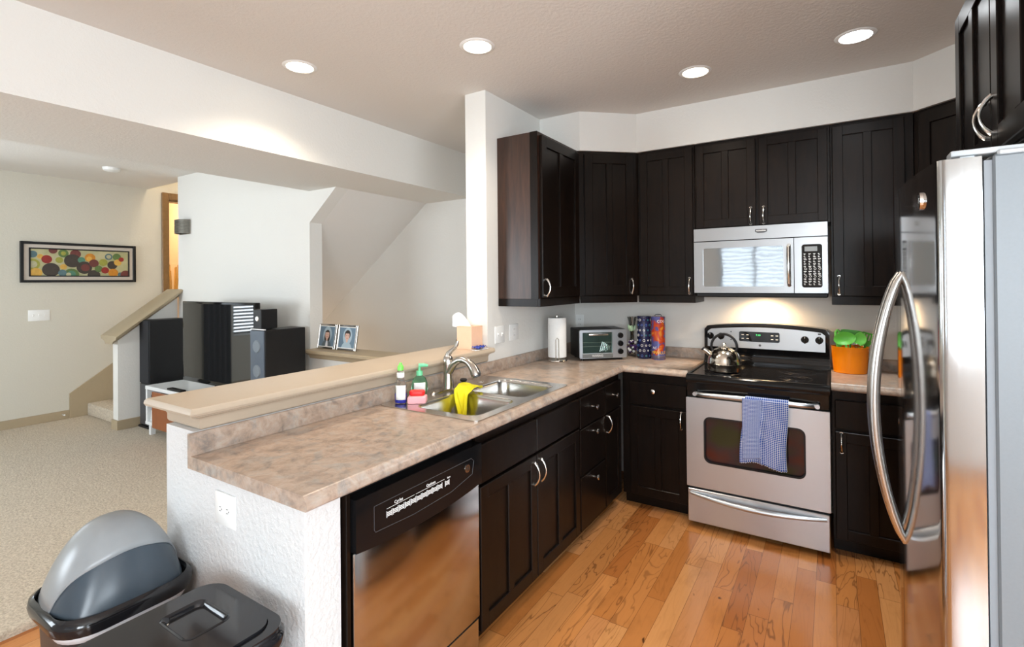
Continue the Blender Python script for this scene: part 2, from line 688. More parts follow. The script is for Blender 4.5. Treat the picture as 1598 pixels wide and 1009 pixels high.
# wall behind the television, sloped stair soffit beside it, low wall by the stairs
WY = 2.65
struct('wall_stair', MB().prism([(-6.0, 0), (BX0, 0), (BX0, 1.984), (-3.385, BZ), (BX0, BZ), (BX0, H), (-6.0, H)], WY, WY + 0.12, 'y'), M_wall)
struct('ceiling_slope', MB().prism([(-3.385, BZ), (-3.36, BZ + 0.05), (-5.9, 0.45), (-5.9, 0.323)], WY + 0.12, YB, 'y'), M_ceil)
struct('wall_half', MB().box(BX0, -1.93, WY, WY + 0.13, 0, 0.845), M_wall)
# kitchen pillar wall, knee wall of the peninsula with its textured end
struct('wall_pillar', MB().box(-1.935, XW, 2.483, YB, 0, H), M_wall)
struct('wall_peninsula', MB().box(-1.97, XW, 0.83, 2.483, 0, 0.985).box(XW, -1.20, 0.83, 0.945, 0, 0.872), M_endwall)
# bulkhead over the wall cabinets
ZU = 2.368
bulk = [(XW, 3.155), (-1.465, 3.155), (-1.158, 3.43), (0.381, 3.43), (0.715, 3.12), (0.715, 2.33), (XR, 2.33), (XR, YB), (XW, YB)]
struct('wall_bulkhead', MB().prism(bulk, ZU, H), M_wall)
# baseboards
struct('baseboard_left', MB().box(XL, XL + 0.014, -2.2, 2.03, CZ, 0.125, 0.003), M_trim2)
struct('trim_1', MB().prism([(2.03, CZ), (2.03, 0.30), (2.75, 0.82), (2.93, 0.82), (2.93, 0.5), (2.5, CZ)], XL, XL + 0.02, 'x'), M_trim2)
struct('baseboard_stair', MB().box(-6.145, -6.005, 2.095, 2.65, CZ, 0.13, 0.003), M_trim2)
# stair stringer seen over the tissue box
struct('trim_2', MB().prism([(-3.0, 0.70), (-2.55, 1.02), (-2.55, 1.25), (-3.0, 0.93)], YB - 0.03, YB, 'y'), M_trim2)
# door casing on the landing
mb = MB()
mb.box(XL, XL + 0.03, 2.925, 3.0, 0.5, 2.62, 0.006)
mb.box(XL, XL + 0.03, 3.0, 3.7, 2.535, 2.62, 0.006)
mb.box(XL - 0.15, XL, 2.995, 3.012, 0.5, 2.535)
mb.box(XL - 0.15, XL, 3.0, 3.66, 2.52, 2.535)
mb.box(XL - 0.06, XL - 0.04, 3.012, 3.03, 0.5, 2.52)
struct('door_1', mb, M_casing)
hl = bpy.data.lights.new('hall_lamp', 'POINT')
hl.energy, hl.color, hl.shadow_soft_size = 22, (1.0, 0.72, 0.42), 0.15
ho = bpy.data.objects.new('hall_lamp', hl)
ho.location = (-7.9, 3.1, 2.6)
COL.objects.link(ho)
hl2 = bpy.data.lights.new('stairwell_lamp', 'POINT')
hl2.energy, hl2.color, hl2.shadow_soft_size = 30, (1.0, 0.82, 0.6), 0.2
ho2 = bpy.data.objects.new('stairwell_lamp', hl2)
ho2.location = (-5.6, 3.25, 4.1)
COL.objects.link(ho2)

hl3 = bpy.data.lights.new('stair_lamp', 'POINT')
hl3.energy, hl3.color, hl3.shadow_soft_size = 6, (1.0, 0.80, 0.62), 0.4
ho3 = bpy.data.objects.new('stair_lamp', hl3)
ho3.location = (-4.7, 3.2, 0.25)
COL.objects.link(ho3)

# windows behind the camera ------------------------------------------------
M_pane = NT('window_pane')
M_pane.set(Base_Color=(1.0, 1.0, 1.0), Roughness=0.0, Transmission_Weight=1.0, IOR=1.01, Specular_IOR_Level=0.2)
M_pane = M_pane.m


def window_y(x0, x1, z0, z1, y):
    mb = MB()
    for a, b, c, d in ((x0, x0 + 0.05, z0, z1), (x1 - 0.05, x1, z0, z1), (x0, x1, z0, z0 + 0.05), (x0, x1, z1 - 0.05, z1),
                       ((x0 + x1) / 2 - 0.025, (x0 + x1) / 2 + 0.025, z0, z1)):
        mb.box(a, b, y - 0.07, y - 0.02, c, d)
    return mb


def blind_y(x0, x1, z0, z1, y, label):
    t = thing('window_blind', label, 'blind', ((x0 + x1) / 2, y, z0))
    mb = W(t)
    z = z0 + 0.03
    tilt = math.radians(42)
    while z < z1 - 0.04:
        dy, dz = 0.029 * math.cos(tilt), 0.029 * math.sin(tilt)
        mb.prism([(y - dy, z - dz), (y - dy, z - dz + 0.003), (y + dy, z + dz + 0.003), (y + dy, z + dz)], x0 + 0.02, x1 - 0.02, 'x')
        z += 0.062
    mb.build('slats', M_blind, t)
    W(t).box(x0 + 0.01, x1 - 0.01, y - 0.03, y + 0.03, z1 - 0.045, z1, 0.004).build('headrail', M_blind, t)


struct('window_1', window_y(-1.7, -0.45, 0.9, 2.15, -2.2), M_whitepaint)
struct('window_2', window_y(0.15, 1.65, 0.9, 2.15, -2.2), M_whitepaint)
struct('window_3', window_y(-6.3, -4.1, 0.75, 2.1, -2.2), M_whitepaint)
blind_y(-1.7, -0.45, 0.9, 2.15, -2.17, 'white slatted blind mirrored in the microwave door')
mb = MB()
for a, b, c, d in ((-1.95, -1.89, 0.04, 2.15), (0.29, 0.35, 0.04, 2.15), (-0.83, -0.77, 0.04, 2.15), (-1.95, 0.35, 0.04, 0.1), (-1.95, 0.35, 2.09, 2.15)):
    mb.box(2.42, 2.47, a, b, c, d)
struct('door_2', mb, M_whitepaint)
mb = MB()
for a, b, c, d in ((-0.65, -0.6, 0.75, 2.1), (0.75, 0.8, 0.75, 2.1), (-0.65, 0.8, 0.75, 0.8), (-0.65, 0.8, 2.05, 2.1)):
    mb.box(XL - 0.12, XL - 0.07, a, b, c, d)
struct('window_4', mb, M_whitepaint)
t = thing('window_blind', 'white slatted blind mirrored in the television screen', 'blind', (XL, 0.075, 0.75))
mb = W(t)
z = 0.79
while z < 2.05:
    mb.prism([(XL - 0.045, z - 0.014), (XL - 0.045, z - 0.011), (XL - 0.005, z + 0.016), (XL - 0.005, z + 0.013)], -0.63, 0.78, 'y')
    z += 0.048
mb.build('slats', M_blind, t)
t = thing('curtain', 'dark curtain panel mirrored in the television screen', 'curtain', (XL + 0.06, 1.02, 0.1))
W(t).grid(lambda u, v: (XL + 0.06 + 0.025 * math.sin(u * 30), 0.86 + 0.34 * u, 0.1 + 2.3 * v), 40, 2, False).build('panel', M_curtain, t, solid=0.006)
W(t).cyl((XL + 0.06, 0.82, 2.42), (XL + 0.06, 1.26, 2.42), 0.012).build('rod', M_blackm, t)


# ------------------------------------------------------------------ cabinets
def bow_handle(parent, x, y, z, L=0.10, horizontal=False):
    mb = MB()
    pts, rs = [], []
    n = 14
    for i in range(n + 1):
        a = i / n
        s = (a - 0.5) * L
        out = 0.004 + 0.026 * math.sin(PI * a) ** 0.75
        pts.append((x, y - out, z + s))
        rs.append(0.0075 - 0.0035 * math.sin(PI * a))
    mb.tube(pts, rs, 10)
    for s in (-L / 2, L / 2):
        mb.cyl((x, y, z + s), (x, y - 0.008, z + s), 0.0075, n=12)
    return mb.build('handle', M_chrome, parent)


def knob(parent, x, y, z):
    mb = MB()
    mb.tube([(x, y, z), (x, y - 0.012, z), (x, y - 0.020, z), (x, y - 0.026, z), (x, y - 0.031, z), (x, y - 0.034, z)],
            [0.006, 0.0055, 0.009, 0.0155, 0.0150, 0.009], 18)
    return mb.build('knob', M_chrome, parent)


def panel_door(parent, x0, x1, z0, z1, handle=None, st=0.052, mid=0.042, yf=-0.022):
    """frame door with a centre stile and two recessed panels; front at local y = yf"""
    mb = MB()
    b = 0.0025
    rail = st * 1.08
    w = x1 - x0
    cx = (x0 + x1) / 2
    mb.box(x0, x0 + st, yf, 0, z0, z1, b)
    mb.box(x1 - st, x1, yf, 0, z0, z1, b)
    mb.box(x0 + st - 0.003, x1 - st + 0.003, yf + 0.0003, 0, z0, z0 + rail, b)
    mb.box(x0 + st - 0.003, x1 - st + 0.003, yf + 0.0003, 0, z1 - rail, z1, b)
    if mid and w > 0.22:
        mb.box(cx - mid / 2, cx + mid / 2, yf + 0.0006, 0, z0 + rail - 0.003, z1 - rail + 0.003, b)
    mb.box(x0 + 0.01, x1 - 0.01, yf + 0.010, -0.001, z0 + 0.01, z1 - 0.01)
    d = mb.build('door', M_esp, parent)
    if handle:
        bow_handle(d, handle[0], yf, handle[1])
    return d


def slab_drawer(parent, x0, x1, z0, z1, knobs=(), yf=-0.022, name='drawer'):
    d = MB().box(x0, x1, yf, 0, z0, z1, 0.003).build(name, M_esp, parent)
    for kx, kz in knobs:
        knob(d, kx, yf, kz)
    return d


def base_body(t, w, depth, toe=True, z1=0.8725):
    mb = MB()
    mb.box(0, w, 0, depth, 0.075 if toe else 0, z1)
    if toe:
        mb.box(0, w, 0.05, depth, 0, 0.08)
    mb.build('body', M_esp, t)


XF = -1.207          # face of the sink run carcasses (doors stand 22 mm proud)
FX = PI / 2          # facing +X
DF = 0.565           # depth
# sink base
t = thing('sink_cabinet', 'dark wood double door base cabinet under the sink', 'cabinet', (XF, 1.592, 0), FX)
base_body(t, 0.926, DF, z1=0.74)
MB().box(0, 0.926, 0.0, 0.02, 0.7, 0.8725).build('face_rail', M_esp, t)
slab_drawer(t, 0.006, 0.449, 0.668, 0.822, name='false_front')
slab_drawer(t, 0.455, 0.920, 0.668, 0.822, name='false_front')
panel_door(t, 0.006, 0.449, 0.085, 0.655, (0.422, 0.575))
panel_door(t, 0.455, 0.920, 0.085, 0.655, (0.484, 0.575))
# drawer stack
t = thing('drawer_cabinet', 'dark wood base cabinet with a stack of three drawers, right of the sink doors', 'cabinet', (XF, 2.520, 0), FX)
base_body(t, 0.362, DF)
slab_drawer(t, 0.004, 0.356, 0.652, 0.822, [(0.18, 0.74)])
slab_drawer(t, 0.004, 0.356, 0.388, 0.645, [(0.18, 0.60)])
slab_drawer(t, 0.004, 0.356, 0.085, 0.381, [(0.18, 0.335)])
# narrow unit in the corner
t = thing('narrow_cabinet', 'narrow dark wood base cabinet tucked in the inner corner, one drawer over one door', 'cabinet', (XF, 2.884, 0), FX)
base_body(t, 0.275, DF)
slab_drawer(t, 0.004, 0.262, 0.652, 0.822, [(0.135, 0.745)])
panel_door(t, 0.004, 0.262, 0.085, 0.645, (0.03, 0.585), mid=0)
# corner to range
YF = 3.182
t = thing('corner_cabinet', 'dark wood base cabinet just left of the range, drawer with round knob over a door', 'cabinet', (-1.185, YF, 0), 0)
base_body(t, 0.424, 0.51)
slab_drawer(t, 0.055, 0.418, 0.672, 0.812, [(0.215, 0.765)])
panel_door(t, 0.055, 0.418, 0.085, 0.655, (0.385, 0.600))
# right of range
t = thing('base_cabinet', 'dark wood base cabinet between the range and the refrigerator', 'cabinet', (-0.008, YF, 0), 0)
base_body(t, 0.40, 0.51)
slab_drawer(t, 0.012, 0.345, 0.672, 0.822, [(0.19, 0.755)])
panel_door(t, 0.012, 0.345, 0.085, 0.655, (0.040, 0.600))
# right wall run behind fridge corner
t = thing('base_cabinet', 'dark wood base cabinet in the far right corner beyond the refrigerator', 'cabinet', (0.42, 3.69, 0), -PI / 2)
base_body(t, 1.34, 0.58)
panel_door(t, 0.56, 0.94, 0.085, 0.655, None)
panel_door(t, 0.945, 1.33, 0.085, 0.655, None)


# wall cabinets
def upper_body(t, w, d, z0, z1, rail=True, left=True, right=True, side=None):
    mb = MB()
    mb.box(0, w, 0, d, z0, z1, 0.001)
    mb.build('body', side or M_esp, t)
    if rail:
        r = MB()
        r.box(0, w, -0.012, 0.008, z0 - 0.046, z0 + 0.004, 0.002)
        if left:
            r.box(0, 0.018, 0.008, d, z0 - 0.046, z0, 0.001)
        if right:
            r.box(w - 0.018, w, 0.008, d, z0 - 0.046, z0, 0.001)
        r.build('light_rail', M_esp, t)


Z0U = 1.362
t = thing('wall_cabinet', 'tall dark wall cabinet whose reddish brown side faces the living room', 'cabinet', (-1.487, 2.60, 0), FX)
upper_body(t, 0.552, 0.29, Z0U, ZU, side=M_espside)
MB().box(-0.003, 0.0, -0.001, 0.05, Z0U, ZU).build('face_frame', M_esp, t)
panel_door(t, 0.02, 0.535, Z0U + 0.008, ZU - 0.02, (0.055, 1.43), st=0.06, mid=0.05)
# diagonal corner
a0, a1 = Vector((-1.465, 3.155, 0)), Vector((-1.158, 3.43, 0))
dv = a1 - a0
ang = math.atan2(dv.y, dv.x)
nb = Vector((-dv.y, dv.x, 0)).normalized()
p0 = a0 + nb * 0.022
t = thing('diagonal_wall_cabinet', 'dark wall cabinet set diagonally across the left corner above the toaster oven', 'cabinet', p0, ang)
w = dv.length
mb = W(t)
mb.prism([(-1.482, 3.160), (-1.173, 3.437), (-1.158, 3.452), (-1.158, YB - 0.002), (XW + 0.002, YB - 0.002), (XW + 0.002, 3.160)], Z0U, ZU)
mb.build('body', M_esp, t)
MB().box(0, w, -0.012, 0.008, Z0U - 0.046, Z0U + 0.004, 0.002).build('light_rail', M_esp, t)
panel_door(t, 0.03, w - 0.02, Z0U + 0.008, ZU - 0.02, (w - 0.045, 1.43), st=0.06, mid=0.045)
# back run
YU = 3.452
t = thing('wall_cabinet', 'tall dark wall cabinet left of the microwave, above the two gift tins', 'cabinet', (-1.156, YU, 0), 0)
upper_body(t, 0.385, 0.254, Z0U, ZU)
panel_door(t, 0.018, 0.375, Z0U + 0.006, ZU - 0.018, (0.352, 1.43), st=0.052)
t = thing('wall_cabinet', 'short dark two-door wall cabinet above the microwave', 'cabinet', (-0.768, YU, 0), 0)
upper_body(t, 0.762, 0.254, 1.798, ZU, rail=False)
panel_door(t, 0.010, 0.368, 1.806, ZU - 0.02, (0.340, 1.865), st=0.05)
panel_door(t, 0.386, 0.750, 1.806, ZU - 0.02, (0.412, 1.865), st=0.05)
t = thing('wall_cabinet', 'tall dark wall cabinet right of the microwave, above the orange crock', 'cabinet', (-0.004, YU, 0), 0)
upper_body(t, 0.385, 0.254, Z0U, ZU)
panel_door(t, 0.010, 0.345, Z0U + 0.006, ZU - 0.02, (0.036, 1.43), st=0.052)
# right corner diagonal
b0, b1 = Vector((0.381, 3.43, 0)), Vector((0.715, 3.12, 0))
dv = b1 - b0
ang2 = math.atan2(dv.y, dv.x)
nb = Vector((-dv.y, dv.x, 0)).normalized()
t = thing('diagonal_wall_cabinet', 'dark wall cabinet set diagonally in the right corner behind the refrigerator', 'cabinet', b0 + nb * 0.022, ang2)
w = dv.length
mb = W(t)
mb.prism([(0.385, 3.455), (0.732, 3.137), (XR - 0.002, 3.137), (XR - 0.002, YB - 0.002), (0.385, YB - 0.002)], Z0U, ZU)
mb.build('body', M_esp, t)
panel_door(t, 0.02, w - 0.02, Z0U + 0.008, ZU - 0.02, (0.045, 1.43), st=0.06)
# right wall cabinet beyond the fridge
t = thing('wall_cabinet', 'dark wall cabinet on the right wall between corner and refrigerator', 'cabinet', (0.737, 3.112, 0), -PI / 2)
upper_body(t, 0.79, 0.28, Z0U, ZU)
panel_door(t, 0.01, 0.39, Z0U + 0.006, ZU - 0.02, None)
panel_door(t, 0.40, 0.78, Z0U + 0.006, ZU - 0.02, None)
# over fridge
t = thing('refrigerator_cabinet', 'dark two-door cabinet above the refrigerator with arched chrome pulls', 'cabinet', (0.395, 2.31, 0), -PI / 2)
upper_body(t, 0.92, 0.62, 1.80, ZU, rail=False)
panel_door(t, 0.004, 0.452, 1.806, ZU - 0.005, (0.425, 1.905), st=0.06, mid=0.05)
panel_door(t, 0.460, 0.910, 1.806, ZU - 0.005, (0.488, 1.905), st=0.06, mid=0.05)

# ------------------------------------------------------------------ countertops
XC, YC = -1.157, 3.135
NOSE = [(0.0, 0.0), (0.004, -0.0008), (0.009, -0.005), (0.012, -0.011), (0.0165, -0.016), (0.020, -0.0205),
        (0.022, -0.027), (0.021, -0.035), (0.016, -0.0405), (0.0, -0.041)]


def nosing(mb, path, side):
    """sweep NOSE along an xy path; side(+1 left / -1 right) says where the room is"""
    n = len(path)
    loops = []
    for i, p in enumerate(path):
        p = Vector((*p, 0))
        d0 = (Vector((*path[i], 0)) - Vector((*path[i - 1], 0))).normalized() if i > 0 else None
        d1 = (Vector((*path[i + 1], 0)) - Vector((*path[i], 0))).normalized() if i < n - 1 else None
        if d0 is None:
            d0 = d1
        if d1 is None:
            d1 = d0
        n0 = Vector((-d0.y, d0.x, 0)) * side
        n1 = Vector((-d1.y, d1.x, 0)) * side
        m = (n0 + n1)
        m = m / (m.dot(n0) if abs(m.dot(n0)) > 1e-6 else 1)
        loops.append([p + m * o + Vector((0, 0, ZC + z)) for o, z in NOSE])
    mb.loft(loops)


SPL = [(0.0, ZC + 0.0002), (0.022, ZC + 0.0002), (0.022, ZC + 0.030), (0.021, ZC + 0.045), (0.017, ZC + 0.052), (0.0165, ZC + 0.058),
       (0.012, ZC + 0.066), (0.009, ZC + 0.069), (0.0, ZC + 0.069)]
YE = 0.8085
ZB = ZC - 0.041
XS = XC - 0.022     # slab edge behind the nosing
YS = YC + 0.022
t = thing('countertop', 'mottled pinkish beige laminate countertop running from the peninsula end to the range', 'countertop', (XW + 0.3, 2.0, ZB))
mb = W(t)
HX0, HX1, HY0, HY1 = -1.715, -1.215, 1.61, 2.375
mb.box(XW + 0.002, XS, YE, HY0, ZB, ZC)
mb.box(XW + 0.002, HX0, HY0, HY1, ZB, ZC)
mb.box(HX1, XS, HY0, HY1, ZB, ZC)
mb.box(XW + 0.002, XS, HY1, YB - 0.002, ZB, ZC)
mb.box(XS, -0.757, YS, YB - 0.002, ZB, ZC)
nosing(mb, [(XS, YE), (XS, YS), (-0.757, YS)], -1)
mb.build('slab', M_lam, t)
mb = W(t)
mb.loft([[(XW + 0.002 + o, YE, z) for o, z in SPL], [(XW + 0.002 + o, YB - 0.024, z) for o, z in SPL]])
mb.build('backsplash', M_lam, t)
mb = W(t)
mb.loft([[(XW + 0.002, YB - 0.002 - o, z) for o, z in SPL], [(-0.757, YB - 0.002 - o, z) for o, z in SPL]])
mb.build('backsplash', M_lam, t)
t = thing('countertop', 'mottled beige laminate countertop on the right of the range, under the orange crock', 'countertop', (0.3, 3.4, ZB))
mb = W(t)
mb.box(-0.012, XR - 0.002, YS, YB - 0.002, ZB, ZC)
mb.box(0.42, XR - 0.002, 2.35, YS, ZB, ZC)
nosing(mb, [(-0.012, YS), (0.42, YS), (0.42, 2.35)], -1)
mb.build('slab', M_lam, t)
mb = W(t)
mb.loft([[(-0.012, YB - 0.002 - o, z) for o, z in SPL], [(XR - 0.02, YB - 0.002 - o, z) for o, z in SPL]])
mb.build('backsplash', M_lam, t)

# ------------------------------------------------------------------ bar ledge and wall caps
LX0, LX1, LY0, LY1, LZ = -2.05, -1.722, 0.792, 2.481, 1.072
t = thing('bar_ledge', 'long taupe painted bar ledge with moulded apron along the peninsula', 'ledge', (-1.88, 1.6, 0.985))


def offset_loop(d, z, y1=LY1):
    return [(LX0 + d, LY0 + d, z), (LX1 - d, LY0 + d, z), (LX1 - d, y1, z), (LX0 + d, y1, z)]


def stack(mb, prof, loopf):
    mb.loft([loopf(d, z) for d, z in prof])


mb = W(t)
stack(mb, [(0.012, LZ - 0.030), (0.004, LZ - 0.026), (0.0, LZ - 0.018), (0.002, LZ - 0.008), (0.008, LZ - 0.001), (0.012, LZ)], offset_loop)
mb.build('top_board', M_trim, t)
mb = W(t)
stack(mb, [(0.062, 0.9855), (0.056, 0.989), (0.052, 0.996), (0.052, 1.016), (0.050, 1.020), (0.048, 1.026), (0.040, 1.032), (0.030, 1.035), (0.028, 1.0425)],
      offset_loop)
mb.build('apron', M_trim, t)

t = thing('half_wall_ledge', 'taupe ledge on the low stair wall carrying two picture frames', 'ledge', (-2.8, 2.715, 0.845))


def cap_loop(d, z):
    return [(-3.755 + d, 2.585 + d, z), (-1.94, 2.585 + d, z), (-1.94, 2.845 - d, z), (-3.755 + d, 2.845 - d, z)]


mb = W(t)
stack(mb, [(0.012, 0.890), (0.0, 0.896), (0.0, 0.912), (0.008, 0.920)], cap_loop)
mb.build('top_board', M_trim2, t)
mb = W(t)
stack(mb, [(0.060, 0.8455), (0.045, 0.850), (0.040, 0.870), (0.022, 0.884), (0.02, 0.8895)], cap_loop)
mb.build('apron', M_trim2, t)

# stair knee wall, its sloped cap, the steps
KX0, KX1, KY0 = -6.135, -6.02, 2.11
SL = 0.76
struct('wall_knee', MB().prism([(KY0, 0), (KY0, 0.93), (2.65, 0.93 + SL * (2.65 - KY0)), (2.65, 0)], KX0, KX1, 'x'), M_wall)
t = thing('stair_cap', 'sloped tan wooden cap on the stair knee wall', 'handrail', (-6.08, 2.4, 1.1))
mb = W(t)


def capz(y):
    return 0.93 + SL * (y - KY0)


def cap_prof(y):
    z = capz(y)
    return [(-6.16, y, z + 0.002), (-6.18, y, z + 0.03), (-6.26, y, z + 0.05), (-6.27, y, z + 0.075), (-6.25, y, z + 0.085),
            (-5.92, y, z + 0.085), (-5.90, y, z + 0.075), (-5.91, y, z + 0.05), (-5.975, y, z + 0.03), (-5.995, y, z + 0.002)]


mb.loft([cap_prof(2.055), cap_prof(2.648)])
mb.build('rail', M_trim2, t)
t = thing('staircase', 'short carpeted stair rising beside the picture wall', 'stairs', (-6.6, 2.4, CZ))
for i in range(3):
    y0 = 2.18 + 0.25 * i
    W(t).box(XL + 0.022, KX0 - 0.002, y0, y0 + (0.25 if i < 2 else 1.0), CZ + 0.001, 0.17 * (i + 1), 0.015, 2).build('step', M_carpet, t)

# ------------------------------------------------------------------ dishwasher
t = thing('dishwasher', 'stainless dishwasher with black control panel at the peninsula', 'dishwasher', (XF, 0.955, 0), FX)
DW = 0.632
MB().box(0.0, DW, 0.012, DF - 0.01, 0.02, 0.868).build('body', M_blackm, t)
mb = MB()
mb.box(0.018, DW - 0.006, -0.028, 0.01, 0.165, 0.685, 0.006, 2)
door = mb.build('door', M_steeldw, t)
# control panel, slightly bowed lower edge
mb = MB()
xs = [0.018 + (DW - 0.024) * i / 16 for i in range(17)]
lo = [(x, 0.668 + 0.020 * (2 * (x - 0.018) / (DW - 0.024) - 1) ** 2 - 0.0) for x in xs]
poly = lo + [(DW - 0.006, 0.842), (0.018, 0.842)]
mb.prism(poly, -0.040, 0.01, 'y')
panel = mb.build('control_panel', M_black, t)
mb = MB()
fr = [(0.085, 0.800), (0.56, 0.800), (0.575, 0.788), (0.565, 0.740), (0.44, 0.716), (0.25, 0.712), (0.09, 0.722), (0.085, 0.73)]
mb.tube([(x, -0.0405, z) for x, z in fr + fr[:1]], 0.0011, 6)
mb.build('inset_line', M_darkgrey, panel)
mb = MB()
FM = lambda x, z: face_mat((x, -0.0405, z), (1, 0, 0))
mb.text('Cycles', 0.014, FM(0.185, 0.782))
mb.text('Options', 0.014, FM(0.335, 0.782))
mb.box(0.135, 0.255, -0.0408, -0.040, 0.7735, 0.7745)
mb.box(0.262, 0.405, -0.0408, -0.040, 0.7735, 0.7745)
mb.text('Start', 0.009, FM(0.428, 0.7735))
mb.build('lettering', M_white, panel)
for i in range(11):
    bx = 0.137 + 0.0262 * i + (0.012 if i == 10 else 0)
    mb = MB()
    for zz in (0.762, 0.757, 0.752):
        mb.box(bx, bx + 0.016, -0.0418, -0.040, zz - 0.0012, zz + 0.0012)
    mb.box(bx - 0.003, bx - 0.002, -0.0418, -0.040, 0.747, 0.767)
    mb.box(bx + 0.018, bx + 0.019, -0.0418, -0.040, 0.747, 0.767)
    mb.build('button', M_white, panel)
mb = MB()
mb.cyl((0.535, -0.040, 0.770), (0.535, -0.0425, 0.770), 0.0145, n=28)
bd = mb.build('badge', M_chrome, panel)
mb = MB()
ring = [(0.535 + 0.008 * math.cos(a * PI / 12), -0.0428, 0.770 + 0.008 * math.sin(a * PI / 12)) for a in range(25)]
mb.tube(ring, 0.001, 6)
mb.text('GE', 0.010, FM(0.535, 0.770) @ Matrix.Translation((0, 0, 0.0022)))
mb.build('monogram', M_blackm, bd)
MB().box(0.018, DW - 0.006, -0.020, 0.01, 0.03, 0.155, 0.003).build('kick_panel', M_steeldw, t)
MB().box(0.0, 0.012, -0.022, 0.02, 0.08, 0.8725).build('filler_strip', M_esp, t)

# ------------------------------------------------------------------ sink
SX0, SX1, SY0, SY1 = -1.745, -1.192, 1.586, 2.400
t = thing('sink', 'stainless double bowl drop-in sink with a raised rim', 'sink', (-1.45, 1.99, ZC))
B1 = (-1.585, -1.240, 1.640, 1.962)
B2 = (-1.585, -1.240, 2.022, 2.345)
mb = W(t)
mb.plate(rrect(SX0, SX1, SY0, SY1, 0.025), [rrect(*B1, 0.055, 6), rrect(*B2, 0.055, 6)], ZC + 0.0006, ZC + 0.0045)
deck = mb.build('rim', M_sinksteel, t)
for (x0, x1, y0, y1) in (B1, B2):
    mb = W(t)
    loops = []
    for d, z, r in ((-0.003, 0.0050, 0.058), (0.0, 0.002, 0.055), (0.004, -0.012, 0.055), (0.010, -0.08, 0.055), (0.015, -0.135, 0.055),
                    (0.028, -0.158, 0.05), (0.055, -0.168, 0.04), (0.12, -0.170, 0.02)):
        loops.append([(x, y, ZC + z) for x, y in rrect(x0 + d, x1 - d, y0 + d, y1 - d, r, 6)])
    mb.loft(loops, False, True)
    bowl = mb.build('bowl', M_sinksteel, t, angle=50)
    cx, cy = (x0 + x1) / 2, (y0 + y1) / 2
    mb = W(t)
    mb.lathe([(0.045, 0.0), (0.043, 0.003), (0.034, 0.002), (0.030, -0.004), (0.001, -0.005)], (cx, cy, ZC - 0.169), 24)
    mb.build('drain', M_chrome, bowl)
mb = W(t)
mb.lathe([(0.022, 0.0), (0.021, 0.003), (0.012, 0.0045), (0.001, 0.005)], (-1.655, 2.24, ZC + 0.0046), 24)
mb.build('hole_cover', M_chrome, t)

# faucet
FXB, FYB, FZ = -1.672, 1.985, ZC + 0.0046
t = thing('faucet', 'brushed nickel single lever pull-out kitchen faucet behind the sink', 'faucet', (FXB, FYB, FZ))
mb = MB()
lp = lambda k, z: [(0.030 * k * (1 if abs(math.cos(a)) < 2 else 1) * math.sin(a), 0.128 * k * math.cos(a), z) for a in [2 * PI * i / 32 for i in range(32)]]
mb.loft([lp(1.0, 0), lp(1.0, 0.004), lp(0.94, 0.009), lp(0.7, 0.011)])
mb.build('base_plate', M_bn, t)
mb = MB()
mb.lathe([(0.030, 0.009), (0.029, 0.02), (0.0255, 0.05), (0.0235, 0.09), (0.0245, 0.115), (0.0265, 0.135), (0.0265, 0.15), (0.022, 0.168), (0.012, 0.178), (0.001, 0.18)], n=28)
mb.build('body', M_bn, t)
mb = MB()
pts = [(0.0, 0.0, 0.085), (0.018, 0, 0.112), (0.040, 0, 0.138), (0.07, 0, 0.156), (0.10, 0, 0.160), (0.13, 0, 0.150)]
mb.tube(pts, [0.023, 0.021, 0.019, 0.0175, 0.017, 0.017], 18)
mb.build('spout', M_bn, t)
mb = MB()
pts = [(0.128, 0, 0.151), (0.145, 0, 0.140), (0.165, 0, 0.118), (0.176, 0, 0.098), (0.181, 0, 0.088)]
mb.tube(pts, [0.0185, 0.020, 0.023, 0.026, 0.025], 20)
sp = mb.build('spray_head', M_bn, t)
MB().tube([(0.1805, 0, 0.0885), (0.184, 0, 0.081)], [0.0215, 0.0205], 20).build('nozzle', M_darkgrey, sp)
mb = MB()
pts = [(-0.004, 0, 0.165), (0.004, 0, 0.185), (0.018, 0.004, 0.200), (0.035, 0.010, 0.213), (0.048, 0.014, 0.232), (0.052, 0.016, 0.250)]
mb.tube(pts, [0.017, 0.014, 0.010, 0.0085, 0.0085, 0.0065], 14)
mb.build('lever', M_bn, t)

# stopper by the faucet
t = thing('sink_stopper', 'small black rubber sink stopper beside the faucet base', 'stopper', (-1.628, 2.055, ZC + 0.0046))
MB().lathe([(0.021, 0), (0.022, 0.012), (0.018, 0.024), (0.012, 0.026), (0.011, 0.034), (0.018, 0.038), (0.019, 0.046), (0.012, 0.050), (0.001, 0.051)], n=24).build('plug', M_blackm, t)

# yellow cloth over the divider
t = thing('dish_cloth', 'crumpled yellow cloth hanging over the sink divider', 'cloth', (-1.52, 1.99, ZC))


def cloth(u, v):
    # v runs from the far side of the divider over into the near bowl
    path = [(2.055, 0.012), (2.03, 0.028), (1.995, 0.035), (1.968, 0.030), (1.945, 0.008), (1.935, -0.04), (1.93, -0.085), (1.925, -0.13)]
    s = v * (len(path) - 1)
    i = min(int(s), len(path) - 2)
    f = s - i
    y = path[i][0] * (1 - f) + path[i + 1][0] * f
    z = path[i][1] * (1 - f) + path[i + 1][1] * f
    wdt = 0.036 + 0.022 * math.sin(PI * min(1, v * 1.1)) - 0.018 * v * v
    x = -1.548 + (u - 0.5) * 2 * wdt + 0.02 * v + 0.006 * math.sin(9 * v)
    y += 0.010 * math.sin(9 * u + 4 * v) + 0.006 * math.sin(21 * u - 6 * v) - (0.016 if v > 0.5 else 0)
    z += 0.006 * math.sin(11 * u + 2) * (1 - v) + 0.012 * math.sin(5 * u + 1) * v
    return (x, y, ZC + z + 0.006)


